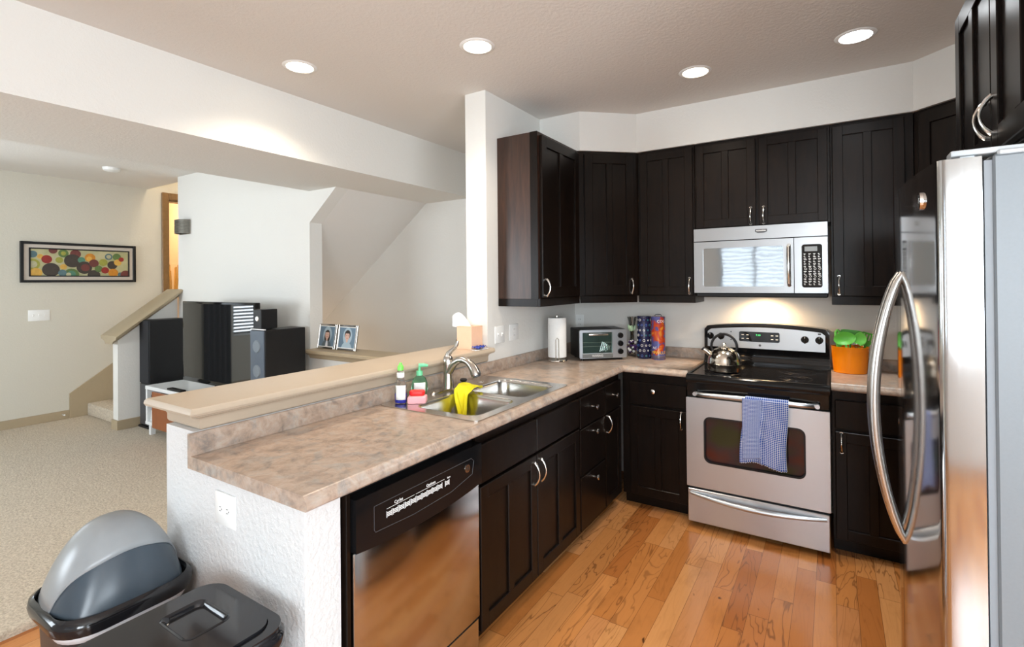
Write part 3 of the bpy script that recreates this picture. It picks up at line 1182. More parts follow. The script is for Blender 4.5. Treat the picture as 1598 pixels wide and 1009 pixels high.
W(t).grid(cloth, 18, 26, False).build('fabric', M_yellow, t, angle=80, solid=0.003, subsurf=1)

# dish soap
t = thing('dish_soap', 'clear dish soap bottle with blue liquid and green cap at the sink corner', 'bottle', (-1.675, 1.655, ZC + 0.0046))
E = 1.35
mb = MB()
mb.lathe([(0.001, 0.001), (0.025, 0.0), (0.029, 0.006), (0.030, 0.04), (0.027, 0.075), (0.020, 0.105), (0.0155, 0.125), (0.016, 0.145), (0.012, 0.155), (0.001, 0.156)], n=24, sy=0.8)
b = mb.build('bottle', M_clearp, t)
MB().lathe([(0.001, 0.004), (0.024, 0.004), (0.0275, 0.009), (0.0280, 0.045), (0.001, 0.0455)], n=24, sy=0.8).build('liquid', M_blueliq, b)
mb = MB()
mb.lathe([(0.0135, 0.150), (0.014, 0.165), (0.011, 0.172), (0.007, 0.176), (0.006, 0.184), (0.001, 0.185)], n=20)
mb.build('cap', M_green, t)
MB().lathe([(0.0165, 0.118), (0.0175, 0.120), (0.0175, 0.138), (0.0165, 0.140)], n=20).build('collar', M_white, t)
mb = MB()
mb.grid(lambda u, v: (0.0315 * math.cos((u - 0.5) * 1.7 - 0.9), 0.0255 * math.sin((u - 0.5) * 1.7 - 0.9), 0.02 + 0.065 * v), 10, 4, False)
mb.build('front_label', M_white, t, solid=0.0006)
# hand soap
t = thing('hand_soap', 'green pump bottle of hand soap beside the faucet', 'bottle', (-1.700, 1.805, ZC + 0.0046), math.radians(43))
mb = MB()
mb.lathe([(0.001, 0.001), (0.026, 0.0), (0.033, 0.008), (0.0385, 0.035), (0.038, 0.062), (0.030, 0.086), (0.016, 0.098), (0.013, 0.104), (0.001, 0.105)], n=28, sy=0.7)
mb.build('bottle', M_soapgreen, t)
mb = MB()
mb.grid(lambda u, v: (0.040 * math.sin((u - 0.5) * 1.5), -0.0285 * math.cos((u - 0.5) * 1.5), 0.024 + 0.045 * v), 10, 3, False)
lb = mb.build('front_label', M_white, t, solid=0.0006)
mb = MB()
mb.cyl((0, 0, 0.101), (0, 0, 0.122), 0.0155)
mb.cyl((0, 0, 0.122), (0, 0, 0.142), 0.006)
mb.tube([(0.008, 0.0, 0.143), (-0.004, 0, 0.148), (0.02, 0, 0.149), (0.040, 0, 0.145)][1:], [0.010, 0.009, 0.006], 12)
mb.build('pump', plain('green_pump', (0.16, 0.62, 0.32), 0.3), t)
# sponge + scrubber
t = thing('sponge', 'pink sponge lying flat under the red scrubber', 'sponge', (-1.615, 1.700, ZC + 0.0046), math.radians(35))
MB().box(-0.042, 0.042, -0.03, 0.03, 0.0, 0.032, 0.006, 2).build('block', M_pink, t)
t = thing('scrub_brush', 'red scrubber resting on the pink sponge', 'scrubber', (-1.622, 1.706, ZC + 0.0046 + 0.033), math.radians(35))
mb = MB()
mb.loft([[(x * 0.9, y * 0.9, 0) for x, y in rrect(-0.036, 0.036, -0.021, 0.021, 0.018)], [(x, y, 0.008) for x, y in rrect(-0.036, 0.036, -0.021, 0.021, 0.018)],
         [(x, y, 0.016) for x, y in rrect(-0.036, 0.036, -0.021, 0.021, 0.018)], [(x * 0.85, y * 0.85, 0.022) for x, y in rrect(-0.036, 0.036, -0.021, 0.021, 0.018)]])
mb.build('pad', M_red, t, angle=60)

# tissue box + wrapper
t = thing('tissue_box', 'peach cardboard tissue box with a white tissue pulled out on the bar ledge', 'box', (-1.845, 2.392, LZ))
mb = MB()
mb.plate(rrect(-0.055, 0.055, -0.055, 0.055, 0.002, 1), [rrect(-0.028, 0.028, -0.018, 0.018, 0.017)], 0.132, 0.134)
mb.loft([[(x, y, 0.0003) for x, y in rrect(-0.055, 0.055, -0.055, 0.055, 0.002, 1)], [(x, y, 0.133) for x, y in rrect(-0.055, 0.055, -0.055, 0.055, 0.002, 1)]], True, False)
mb.build('carton', M_peach, t)


def tissue(u, v):
    along = 0.012 - 0.115 * v
    rip = 0.010 * math.sin(9 * v + 5 * u) * (0.3 + v)
    z = 0.120 + 0.060 * math.sin(v * 2.0) + (u - 0.5) * (0.012 + 0.075 * math.sin(v * 2.4)) - 0.01 * v
    return (0.79 * along + 0.61 * rip, 0.61 * along - 0.79 * rip, max(z, 0.105 if v < 0.4 else 0.125))


MB().grid(tissue, 16, 12, False).build('tissue', M_tissue, t, angle=80, solid=0.001, subsurf=1)
t = thing('foil_wrapper', 'crumpled blue and white wrapper in front of the tissue box', 'wrapper', (-1.762, 2.375, LZ))
mb = MB()
mb.grid(lambda u, v: ((u - 0.5) * 0.05, (v - 0.5) * 0.09, 0.006 + 0.010 * abs(math.sin(9 * u + 7 * v)) + 0.008 * math.sin(13 * v + 3 * u) ** 2), 12, 14, False)
mb.build('foil', M_blue, t, angle=20, solid=0.001)
mb = MB()
mb.grid(lambda u, v: (0.004 + (u - 0.5) * 0.05, (v - 0.5) * 0.12, 0.001 + 0.003 * math.sin(8 * u + 9 * v) ** 2), 8, 8, False)
mb.build('paper', M_white, t, angle=20, solid=0.0008)


# ------------------------------------------------------------------ wall plates
def plate_thing(name, label, loc, rz, kind, w=0.105, h=0.105):
    t = thing(name, label, 'switch' if 'switch' in name else 'outlet', loc, rz)
    MB().box(-w / 2, w / 2, -0.006, 0, -h / 2, h / 2, 0.004, 2).build('cover_plate', M_white, t)
    if kind == 'outlet2':       # outlet on its side
        for sx in (-0.02, 0.02):
            mb = MB()
            mb.prism(rrect(sx - 0.014, sx + 0.014, -0.017, 0.017, 0.010), -0.008, -0.004, 'y')
            so = mb.build('socket', M_white, t)
            mb = MB()
            for dz in (-0.006, 0.006):
                mb.box(sx - 0.006, sx + 0.002, -0.0085, -0.0078, dz - 0.001, dz + 0.001)
            mb.box(sx + 0.005, sx + 0.008, -0.0085, -0.0078, -0.002, 0.002)
            mb.build('slots', M_darkgrey, so)
    elif kind == 'outletv':
        for sz in (-0.02, 0.02):
            mb = MB()
            mb.prism(rrect(-0.017, 0.017, sz - 0.014, sz + 0.014, 0.010), -0.008, -0.004, 'y')
            so = mb.build('socket', M_white, t)
            mb = MB()
            for dx in (-0.006, 0.006):
                mb.box(dx - 0.001, dx + 0.001, -0.0085, -0.0078, sz - 0.004, sz + 0.005)
            mb.build('slots', M_darkgrey, so)
    else:
        n = kind
        for i in range(n):
            x = (i - (n - 1) / 2) * 0.046
            mb = MB()
            mb.box(x - 0.006, x + 0.006, -0.0075, -0.005, -0.013, 0.013, 0.001)
            mb.box(x - 0.004, x + 0.004, -0.016, -0.005, 0.002, 0.009, 0.001)
            mb.build('toggle', M_white, t)
    return t


plate_thing('light_switch', 'white double switch plate nearest the pillar above the counter', (XW, 2.610, 1.138), FX, 2)
plate_thing('wall_outlet', 'white square outlet plate right of the double switch under the wall cabinet', (XW, 2.775, 1.138), FX, 'outletv')
plate_thing('wall_outlet', 'white outlet on its side in the textured peninsula end wall', (-1.585, 0.83, 0.777), 0, 'outlet2', 0.115, 0.10)
plate_thing('wall_outlet', 'white outlet plate half hidden behind the paper towel roll', (-1.735, YB, 1.14), 0, 'outletv', 0.07, 0.115)
plate_thing('light_switch', 'white triple switch plate on the living room wall below the artwork', (XL, 1.79, 1.165), FX, 3, 0.17, 0.115)

# ------------------------------------------------------------------ range
RX0, RX1, RY = -0.751, -0.019, 3.105
t = thing('range', 'stainless and black freestanding electric range between the base cabinets', 'stove', ((RX0 + RX1) / 2, RY, 0))
RC = (RX0 + RX1) / 2
W(t).box(RX0 + 0.004, RX1 - 0.004, RY + 0.012, YB - 0.03, 0.03, 0.885).build('body', M_blackm, t)
# glass cooktop with rolled front rim
mb = W(t)
prof = [(RY - 0.012, 0.856), (RY - 0.018, 0.864), (RY - 0.018, 0.884), (RY - 0.010, 0.898), (RY + 0.008, 0.905), (RY + 0.03, 0.903), (RY + 0.045, 0.9015), (3.60, 0.9015), (3.60, 0.856)]
mb.prism(prof, RX0 - 0.002, RX1 + 0.002, 'x')
ck = mb.build('cooktop', M_black, t, angle=50)
mb = W(t)
mb.box(RX0 - 0.002, RX0 + 0.012, RY + 0.01, 3.6, 0.90, 0.9055, 0.002)
mb.box(RX1 - 0.012, RX1 + 0.002, RY + 0.01, 3.6, 0.90, 0.9055, 0.002)
mb.build('cooktop_edge', M_blackm, t)
for bx, by, br in ((-0.20, -0.13 + 3.4, 0.105), (0.20, 3.26, 0.085), (-0.20, 3.49, 0.078), (0.20, 3.49, 0.10)):
    mb = W(t)
    for r in (br, br * 0.62):
        mb.tube([(RC + bx + r * math.cos(a * PI / 24), by + r * math.sin(a * PI / 24), 0.9012) for a in range(49)], 0.0011, 6)
    mb.build('burner', M_burner, t)
# front strip above the door
W(t).box(RX0, RX1, RY - 0.006, RY + 0.02, 0.772, 0.857, 0.004).build('front_trim', M_black, t)
# oven door with rounded window hole
mb = W(t)
mb.M = mb.M @ Matrix.Translation((0, RY, 0)) @ Matrix.Rotation(PI / 2, 4, 'X')
win = rrect(-0.648, -0.134, 0.398, 0.662, 0.035)
top = [(-0.648 + 0.035 + (0.514 - 0.07) * i / 10, 0.662 + 0.008 * math.sin(PI * i / 10)) for i in range(11)]
mb.plate(rrect(RX0, RX1, 0.243, 0.770, 0.004, 2), [win], -0.01, 0.024)
door = mb.build('oven_door', M_steelh, t)
mb = W(t)
mb.box(-0.655, -0.127, RY - 0.010, RY + 0.010, 0.390, 0.670)
k = NT('oven_glass')
kf = k.noise(k.world(), 5, 2)
k.set(Base_Color=k.ramp(kf, [(0.35, (0.10, 0.03, 0.022)), (0.5, (0.06, 0.045, 0.05)), (0.65, (0.05, 0.06, 0.03))]), Roughness=0.07, Metallic=0.55)
M_ovenglass = k.m
mb.build('window', M_ovenglass, door)
mb = W(t)
mb.M = mb.M @ Matrix.Translation((0, RY, 0)) @ Matrix.Rotation(PI / 2, 4, 'X')
mb.plate(rrect(-0.652, -0.130, 0.394, 0.666, 0.038), [rrect(-0.643, -0.139, 0.403, 0.657, 0.032)], 0.020, 0.0255)
mb.build('window_gasket', M_blackm, door)


def range_handle(name, z, x0, x1, sag, parent, out=0.045):
    mb = W(t)
    pts, rs = [], []
    for i in range(25):
        a = i / 24
        e = min(a, 1 - a)
        o = out * min(1, (e / 0.10)) ** 0.5 if e < 0.10 else out
        pts.append((x0 + (x1 - x0) * a, RY - 0.022 - o * (0.75 + 0.25 * math.sin(PI * a)), z - sag * math.sin(PI * a)))
        rs.append(0.012 + 0.003 * math.sin(PI * a))
    mb.tube(pts, rs, 14)
    for x in (x0, x1):
        mb.cyl((x, RY - 0.02, z), (x, RY - 0.05, z), 0.012)
    return mb.build(name, M_steelh, parent)


range_handle('door_handle', 0.797, RX0 + 0.055, RX1 - 0.055, -0.004, door, 0.040)
# storage drawer with curved bar handle
W(t).box(RX0 + 0.004, RX1 - 0.004, RY - 0.022, RY + 0.012, 0.032, 0.228, 0.004).build('storage_drawer', M_steelh, t)
dr = t.children[-1]
mb = W(t)
pts, rs = [], []
for i in range(25):
    a = i / 24
    pts.append((RX0 + 0.02 + (RX1 - RX0 - 0.04) * a, RY - 0.026 - 0.030 * math.sin(PI * a) ** 0.8, 0.204 - 0.018 * math.sin(PI * a)))
    rs.append(0.009 + 0.006 * math.sin(PI * a))
mb.tube(pts, rs, 12, nrm=(0, 0, 1))
mb.build('drawer_handle', M_steelh, dr)
# backguard
mb = W(t)
YG = 3.60
prof = [(YG + 0.002, 0.885), (YG - 0.002, 0.93), (YG + 0.008, 0.95), (YG + 0.015, 0.99), (YG + 0.005, 1.005), (YG + 0.012, 1.14), (YB - 0.004, 1.14), (YB - 0.004, 0.885)]


def bgloop(x):
    a = (x - RX0) / (RX1 - RX0)
    lift = 0.028 * math.sin(PI * a) ** 0.8
    e = min(a, 1 - a)
    drop = 0.02 * max(0, 1 - e / 0.03) ** 2
    out = []
    for y, z in prof:
        if z > 1.1:
            z += lift - drop + 0.012
        out.append((x, y, z))
    return out


mb.loft([bgloop(RX0 - 0.004 + (RX1 - RX0 + 0.008) * i / 32) if 0 < i < 32 else bgloop(RX0 if i == 0 else RX1) for i in range(33)])
bg = mb.build('backguard', M_black, t, angle=50)


def fx(x, z):      # point on the slanted panel face
    return YG + 0.005 + (z - 1.005) / 0.135 * 0.007 - 0.003


mb = W(t)
n = 32
loA = [(RX0 + 0.022 + (RX1 - RX0 - 0.044) * i / n) for i in range(n + 1)]
fr, bk = [], []
pl = [(x, 1.016) for x in loA] + [(x, 1.128 + 0.026 * math.sin(PI * (x - RX0) / (RX1 - RX0)) ** 0.8 - (0.014 if j in (0, n) else 0)) for j, x in reversed(list(enumerate(loA)))]
mb.loft([[(x, fx(x, z) + 0.004, z) for x, z in pl], [(x, fx(x, z), z) for x, z in pl]])
cp = mb.build('control_fascia', M_steelmw, bg)
mb = W(t)
pl = rrect(RC - 0.145, RC + 0.095, 1.060, 1.125, 0.010)
mb.loft([[(x, fx(x, z), z) for x, z in pl], [(x, fx(x, z) - 0.003, z) for x, z in pl]])
dp = mb.build('display', M_black, bg)
mb = W(t)
mb.text('7:10', 0.016, face_mat((RC - 0.03, fx(0, 1.10) - 0.0035, 1.104), (1, 0, 0)))
mb.build('digits', M_lcd, dp)
mb = W(t)
for zz in (1.080, 1.104):
    for xx in (-0.130, -0.100, 0.045, 0.072):
        mb.box(RC + xx, RC + xx + 0.014, fx(0, zz) - 0.0042, fx(0, zz) - 0.002, zz - 0.002, zz + 0.002)
mb.build('legends', M_white, dp)
for xx in (-0.325, -0.258, 0.235, 0.312):
    mb = W(t)
    y = fx(0, 1.085)
    mb.cyl((RC + xx, y, 1.088), (RC + xx, y - 0.010, 1.088), 0.0225, 0.021)
    mb.box(RC + xx - 0.006, RC + xx + 0.006, y - 0.024, y - 0.008, 1.066, 1.112, 0.003)
    kn = mb.build('knob', M_black, bg)
    W(t).box(RC + xx - 0.001, RC + xx + 0.001, y - 0.0248, y - 0.0235, 1.098, 1.110).build('pointer', M_white, kn)
mb = W(t)
for zz in (1.120, 1.068):
    mb.cyl((RC - 0.195, fx(0, zz), zz), (RC - 0.195, fx(0, zz) - 0.002, zz), 0.004, n=12)
mb.box(RC + 0.305, RC + 0.322, fx(0, 1.13) - 0.002, fx(0, 1.13), 1.122, 1.130)
mb.build('indicator', M_blackm, bg)
mb = W(t)
mb.cyl((RC - 0.02, fx(0, 1.036), 1.038), (RC - 0.02, fx(0, 1.036) - 0.0018, 1.038), 0.0075, n=20)
mb.build('badge', M_darkgrey, bg)
bgm = bg

# towel on the oven handle
t = thing('dish_towel', 'blue and white checked dish towel draped over the oven door handle', 'towel', (-0.318, RY - 0.06, 0.8))


def towel(u, v):
    # v 0..0.12 behind the bar, 0.12..0.2 over it, rest down the front
    x = -0.423 + 0.212 * u + 0.006 * math.sin(6 * v)
    yb = RY - 0.062
    R = 0.0175
    if v < 0.12:
        y, z = yb + R, 0.70 + (0.80 - 0.70) * v / 0.12
    elif v < 0.2:
        a = PI * (v - 0.12) / 0.08
        y, z = yb + R * math.cos(a), 0.801 + R * math.sin(a)
    else:
        f = (v - 0.2) / 0.8
        y = yb - R - 0.012 * f - 0.010 * f * math.sin(u * 9.0 + 0.8) - 0.016 * math.exp(-((u - 0.42 - 0.06 * f) / 0.06) ** 2) * min(1, f * 3)
        z = 0.801 - (0.345 - 0.012 * math.sin(u * 5)) * f
        x += (u - 0.5) * 0.02 * f - 0.012 * f
        if f > 0.985:
            z -= 0.006 * (int(u * 40) % 2)
    return (x, y, z)


W(t).grid(towel, 48, 70).build('cloth', M_ging, t, angle=80, solid=0.003)
mb = W(t)
mb.grid(lambda u, v: (-0.432 + 0.10 * u, RY - 0.088 - 0.012 * v - 0.006 * math.sin(u * 4), 0.812 - 0.335 * v + 0.02 * u * v), 16, 40)
mb.build('folded_layer', M_ging, t, angle=80, solid=0.003)

# kettle
t = thing('kettle', 'domed stainless whistling kettle with black arched handle on the cooktop', 'kettle', (-0.572, 3.300, 0.9065))
mb = MB()
mb.lathe([(0.001, 0), (0.088, 0.0), (0.094, 0.004), (0.096, 0.02), (0.097, 0.045), (0.0985, 0.047), (0.097, 0.049), (0.094, 0.075), (0.084, 0.103), (0.068, 0.124), (0.048, 0.137), (0.030, 0.141), (0.001, 0.142)], n=48)
mb.build('pot', M_kettle, t)
mb = MB()
mb.lathe([(0.036, 0.139), (0.034, 0.146), (0.018, 0.150), (0.007, 0.151), (0.006, 0.158), (0.012, 0.163), (0.011, 0.171), (0.001, 0.174)], n=28)
lid = mb.build('lid', [M_kettle], t)
mb = MB()
hd = [(-0.066, 0, 0.118), (-0.076, 0, 0.145)] + [(-0.074 * math.cos(PI * i / 14), 0, 0.148 + 0.078 * math.sin(PI * i / 14)) for i in range(15)] + [(0.076, 0, 0.145), (0.066, 0, 0.118)]
mb.tube(hd, [0.006, 0.007] + [0.008] * 15 + [0.007, 0.006], 12)
mb.build('handle', M_blackm, t)
mb = MB()
mb.tube([(-0.078, -0.012, 0.098), (-0.098, -0.016, 0.116), (-0.118, -0.020, 0.130)], [0.017, 0.014, 0.012], 14)
mb.build('spout', M_kettle, t)
MB().tube([(-0.116, -0.020, 0.128), (-0.124, -0.021, 0.136)], [0.0135, 0.012], 14).build('spout_cap', M_blackm, t)

# ------------------------------------------------------------------ microwave
MY = 3.34
MX0, MX1 = -0.757, -0.021
t = thing('microwave', 'stainless over-the-range microwave under the short wall cabinet', 'microwave', ((MX0 + MX1) / 2, MY, 1.36))
W(t).box(MX0 + 0.004, MX1 - 0.002, MY + 0.022, YB - 0.003, 1.385, 1.795).build('body', M_blackm, t)
W(t).box(MX0 + 0.01, MX1, MY + 0.03, YB - 0.01, 1.358, 1.386, 0.006).build('underside', M_blackm, t)
# curved upper fascia
mb = W(t)


def bowx(x, k=0.003):
    a = (x - MX0) / (MX1 - MX0)
    return MY - k * math.sin(PI * a) ** 0.7 + 0.012


def curved(mb, x0, x1, z0, z1, n=14, back=MY + 0.024, dy=0.0):
    mb.loft([[(x, bowx(x) + dy, z0), (x, bowx(x) + dy, z1), (x, back, z1), (x, back, z0)] for x in [x0 + (x1 - x0) * i / n for i in range(n + 1)]])


curved(mb, MX0, MX1, 1.715, 1.794, 20)
mb.build('vent_fascia', M_steelmw, t)
mb = W(t)
curved(mb, MX0, -0.192, 1.386, 1.709)
door = mb.build('door', M_steelmw, t)
mb = W(t)
curved(mb, -0.188, MX1, 1.386, 1.709, 6)
pnl = mb.build('control_panel', M_steelmw, t)
# window
k = NT('microwave_glass')
k.set(Base_Color=(0.42, 0.45, 0.47), Metallic=0.9, Roughness=0.05)
kb = k.noise(k.world(), 10, 1)
k.bump(kb, 0.03, 0.01)
M_mwglass = k.m


def curvedpoly(mb, pl, y0, y1):
    mb.loft([[(x, bowx(x) + y0, z) for x, z in pl], [(x, bowx(x) + y1, z) for x, z in pl]])


def rring(mb, o, i_, y0, y1):
    n = len(o)
    a = [[(x, bowx(x) + y, z) for x, z in lp] for lp, y in ((o, y0), (o, y1), (i_, y1), (i_, y0))]
    mb.loft(a, False, False)


mb = W(t)
NX = 16
ox0, ox1, oz0, oz1 = -0.700, -0.245, 1.425, 1.667
mb.loft([[(x, bowx(x) - 0.0012, oz0), (x, bowx(x) - 0.0012, oz1), (x, bowx(x) + 0.004, oz1), (x, bowx(x) + 0.004, oz0)] for x in [ox0 + (ox1 - ox0) * i / NX for i in range(NX + 1)]])
mb.build('window', M_mwglass, door, angle=60)
mb = W(t)


def rr2(d, r):
    return rrect(ox0 - d, ox1 + d, oz0 - d, oz1 + d, r, 6)


rring(mb, rr2(0.012, 0.022), rr2(0.0, 0.012), -0.001, -0.0045)
mb.build('window_trim', M_steelmw, door)
mb = W(t)
hx = -0.215
mb.tube([(hx, bowx(hx), 1.432), (hx, bowx(hx) - 0.028, 1.445), (hx, bowx(hx) - 0.040, 1.50), (hx, bowx(hx) - 0.043, 1.548), (hx, bowx(hx) - 0.040, 1.60), (hx, bowx(hx) - 0.028, 1.655), (hx, bowx(hx), 1.668)], 0.011, 12)
mb.build('door_handle', M_chrome, door)
mb = W(t)
pl = rrect(-0.150, -0.048, 1.418, 1.668, 0.014, 5)
mb.loft([[(x, bowx(x), z) for x, z in pl], [(x, bowx(x) - 0.003, z) for x, z in pl]])
kp = mb.build('keypad', M_black, pnl)
mb = W(t)
mb.box(-0.135, -0.072, bowx(-0.1) - 0.006, bowx(-0.1) - 0.002, 1.628, 1.655)
mb.build('clock_window', plain('lcd_grey', (0.25, 0.27, 0.27), 0.3), kp)
mb = W(t)
for r in range(13):
    for c in range(4):
        x = -0.140 + 0.0235 * c
        z = 1.613 - 0.0145 * r
        if r in (6, 9):
            mb.tube([(x + 0.009 + 0.006 * math.cos(a * PI / 5), bowx(x) - 0.0035, z + 0.005 * math.sin(a * PI / 5)) for a in range(11)], 0.0009, 5)
        else:
            mb.box(x, x + 0.006 + 0.010 * random.random(), bowx(x) - 0.0042, bowx(x) - 0.002, z - 0.0016, z + 0.0016)
            mb.box(x + 0.002, x + 0.006 + 0.010 * random.random(), bowx(x) - 0.0042, bowx(x) - 0.002, z - 0.0060, z - 0.0040)
mb.build('key_legends', M_white, kp)
mb = W(t)
pl = [(-0.395, 1.772), (-0.330, 1.772), (-0.330, 1.756), (-0.345, 1.750), (-0.380, 1.750), (-0.395, 1.756)]
mb.loft([[(x, bowx(x), z) for x, z in pl], [(x, bowx(x) - 0.003, z) for x, z in pl]])
bd = mb.build('badge', M_darkgrey, t)
W(t).box(-0.389, -0.336, bowx(-0.36) - 0.0042, bowx(-0.36) - 0.002, 1.759, 1.766).build('badge_strip', M_chrome, bd)
mb = W(t)
mb.box(-0.46, -0.32, 3.47, 3.55, 1.3565, 1.360)
mb.build('cooktop_lamp', M_mwlamp, t)
sl = bpy.data.lights.new('cooktop_lamp_light', 'SPOT')
sl.energy, sl.color, sl.spot_size, sl.spot_blend, sl.shadow_soft_size = 9, (1.0, 0.66, 0.36), math.radians(150), 0.8, 0.03
so = bpy.data.objects.new('cooktop_lamp_light', sl)
so.location = (-0.38, 3.55, 1.352)
so.rotation_euler = (math.radians(18), 0, 0)
COL.objects.link(so)

# ------------------------------------------------------------------ refrigerator
FY0, FY1, FZ1 = 1.478, 2.312, 1.738
FYM = (FY0 + FY1) / 2
t = thing('refrigerator', 'stainless side-by-side refrigerator with bowed doors at the right edge', 'refrigerator', (0.6, FYM, 0))
W(t).box(0.302, 0.995, FY0 + 0.010, FY1 - 0.010, 0.02, FZ1 - 0.002, 0.004).build('body', M_fridgeside, t)
W(t).box(0.288, 0.303, FY0 + 0.016, FY1 - 0.016, 0.05, FZ1 - 0.012).build('gasket', M_gasket, t)


def bow(y):
    a = (y - FYM) / ((FY1 - FY0) / 2)
    return 0.173 + 0.034 * a * a


def door_profile(ya, yb, outer):
    """xy outline of one door; outer is the y of its rounded edge"""
    pts = []
    n = 28
    s = 1 if yb > ya else -1
    rc = 0.016
    ye = yb - s * rc
    for i in range(n + 1):
        y = ya + (ye - ya) * i / n
        pts.append((bow(y), y))
    for a in (25, 50, 70, 90):
        r = math.radians(a)
        pts.append((bow(ye) + rc - rc * math.cos(r), ye + s * rc * math.sin(r)))
    pts.append((0.282, yb))
    pts.append((0.282, ya))
    return pts


hz0, hz1 = 0.690, 1.482
for nm, ya, yb in (('near', FYM - 0.003, FY0), ('far', FYM + 0.003, FY1)):
    mb = W(t)
    mb.prism(door_profile(ya, yb, yb), 0.06, FZ1 - 0.004)
    d = mb.build('door', M_fridge, t, angle=25)
    mb = W(t)
    hy = ya + (0.035 if yb > ya else -0.035)
    pts, rs = [], []
    for i in range(29):
        a = i / 28
        pts.append((bow(hy) + 0.004 - 0.074 * math.sin(PI * a) ** 0.72, hy, hz0 + (hz1 - hz0) * a))
        rs.append(0.0105 + 0.0045 * math.sin(PI * a) ** 0.5)
    mb.tube(pts, rs, 16, flat=1.0, nrm=(1, 0, 0))
    mb.build('handle', M_steel, d)
    if nm == 'near':
        y = 1.60
        mb = W(t)
        mb.cyl((bow(y) + 0.004, y, 1.658), (bow(y) - 0.004, y - 0.0, 1.658), 0.022, n=28)
        bd = mb.build('badge', M_chrome, d)
        mb = W(t)
        mb.cyl((bow(y) - 0.003, y, 1.658), (bow(y) - 0.0052, y, 1.658), 0.016, n=28)
        md = mb.build('badge_face', M_blackm, bd)
        W(t).text('GE', 0.018, face_mat((bow(y) - 0.0054, y, 1.658), (0, -1, 0))).build('monogram', M_chrome, bd)
mb = W(t)
for yy in (FY0 + 0.02, FY1 - 0.06):
    mb.box(0.232, 0.36, yy, yy + 0.05, FZ1 + 0.004, FZ1 + 0.018, 0.004, 2)
mb.box(0.31, 0.60, FY0 + 0.012, FY1 - 0.012, FZ1 - 0.004, FZ1 + 0.010, 0.004)
mb.box(0.25, 0.275, FY0 + 0.03, FY0 + 0.06, FZ1 - 0.006, FZ1 + 0.006)
mb.build('hinge_cover', plain('hinge_grey', (0.45, 0.47, 0.48), 0.35), t)

# ------------------------------------------------------------------ counter things by the corner
t = thing('paper_towel_holder', 'chrome stand holding a white paper towel roll by the corner wall', 'paper towel', (-1.630, 3.105, ZC))
mb = MB()
mb.lathe([(0.001, 0.0), (0.066, 0.0), (0.070, 0.004), (0.068, 0.010), (0.05, 0.016), (0.02, 0.022), (0.008, 0.026), (0.0065, 0.04), (0.0065, 0.305), (0.012, 0.308), (0.012, 0.316), (0.001, 0.320)], n=32)
mb.build('stand', M_chrome, t)
mb = MB()
a = math.radians(-62)
cx, cy = 0.074 * math.cos(a), 0.074 * math.sin(a)
tx, ty = -math.sin(a) * 0.010, math.cos(a) * 0.010
mb.tube([(cx * 0.8 + tx, cy * 0.8 + ty, 0.012), (cx + tx, cy + ty, 0.03), (cx + tx, cy + ty, 0.155), (cx, cy, 0.168), (cx - tx, cy - ty, 0.155), (cx - tx, cy - ty, 0.03), (cx * 0.8 - tx, cy * 0.8 - ty, 0.012)], 0.0026, 8)
mb.build('retaining_arm', M_chrome, t)
mb = MB()
mb.lathe([(0.020, 0.028), (0.060, 0.028), (0.064, 0.031), (0.064, 0.299), (0.060, 0.302), (0.020, 0.302)], n=40)
mb.build('roll', M_paper, t)

# toaster oven
p0, p1 = Vector((-1.488, 3.165, ZC)), Vector((-1.240, 3.385, ZC))
dv = p1 - p0
TW = dv.length + 0.01
t = thing('toaster_oven', 'silver and black toaster oven angled in the counter corner', 'toaster oven', p0, math.atan2(dv.y, dv.x))
TD, TH = 0.235, 0.215
mb = MB()
mb.box(0, TW, 0.012, TD, 0.014, TH, 0.006, 2)
for i in range(6):
    mb.box(0.03, TW - 0.09, 0.045 + 0.028 * i, 0.055 + 0.028 * i, TH, TH + 0.003)
mb.build('body', M_blackm, t)
mb = MB()
for fx_ in (0.02, TW - 0.04):
    for fy_ in (0.03, TD - 0.04):
        mb.cyl((fx_ + 0.01, fy_, 0.0), (fx_ + 0.01, fy_, 0.016), 0.010, n=12)
mb.build('feet', M_blackm, t)
mb = MB(Matrix.Rotation(PI / 2, 4, 'X'))
mb.plate(rrect(0.0, TW, 0.016, TH - 0.002, 0.010), [rrect(0.022, 0.238, 0.052, 0.196, 0.004)], -0.014, 0.004)
fr = mb.build('front_frame', M_steelh, t)
MB().box(0.018, 0.242, 0.004, 0.008, 0.048, 0.200).build('window', glass('toaster_glass', (0.75, 0.88, 0.84)), t)
MB().box(0.018, 0.242, 0.0115, 0.0135, 0.048, 0.200).build('cavity', plain('toaster_cavity', (0.10, 0.13, 0.125), 0.3, 0.5), t)
mb = MB()
for zz in (0.098, 0.125):
    mb.cyl((0.024, 0.0098, zz), (0.236, 0.0098, zz), 0.0016, n=8)
for i in range(6):
    mb.cyl((0.15 + 0.014 * i, 0.0098, 0.06 + 0.004 * (i % 3)), (0.17 + 0.010 * i, 0.0098, 0.13 - 0.006 * i), 0.0012, n=8)
mb.build('rack', M_chrome, t)
mb = MB()
mb.box(0.060, 0.200, -0.030, -0.020, 0.176, 0.190, 0.004, 2)
mb.box(0.064, 0.074, -0.022, 0.002, 0.179, 0.187)
mb.box(0.186, 0.196, -0.022, 0.002, 0.179, 0.187)
mb.build('door_handle', M_chrome, t)
mb = MB()
mb.box(0.020, 0.240, -0.0075, -0.003, 0.020, 0.048, 0.002)
nm = mb.build('name_strip', plain('grey_strip', (0.20, 0.21, 0.21), 0.35, 0.5), t)
MB().text('WARING', 0.020, face_mat((0.128, -0.0080, 0.034), (1, 0, 0))).build('lettering', M_white, nm)
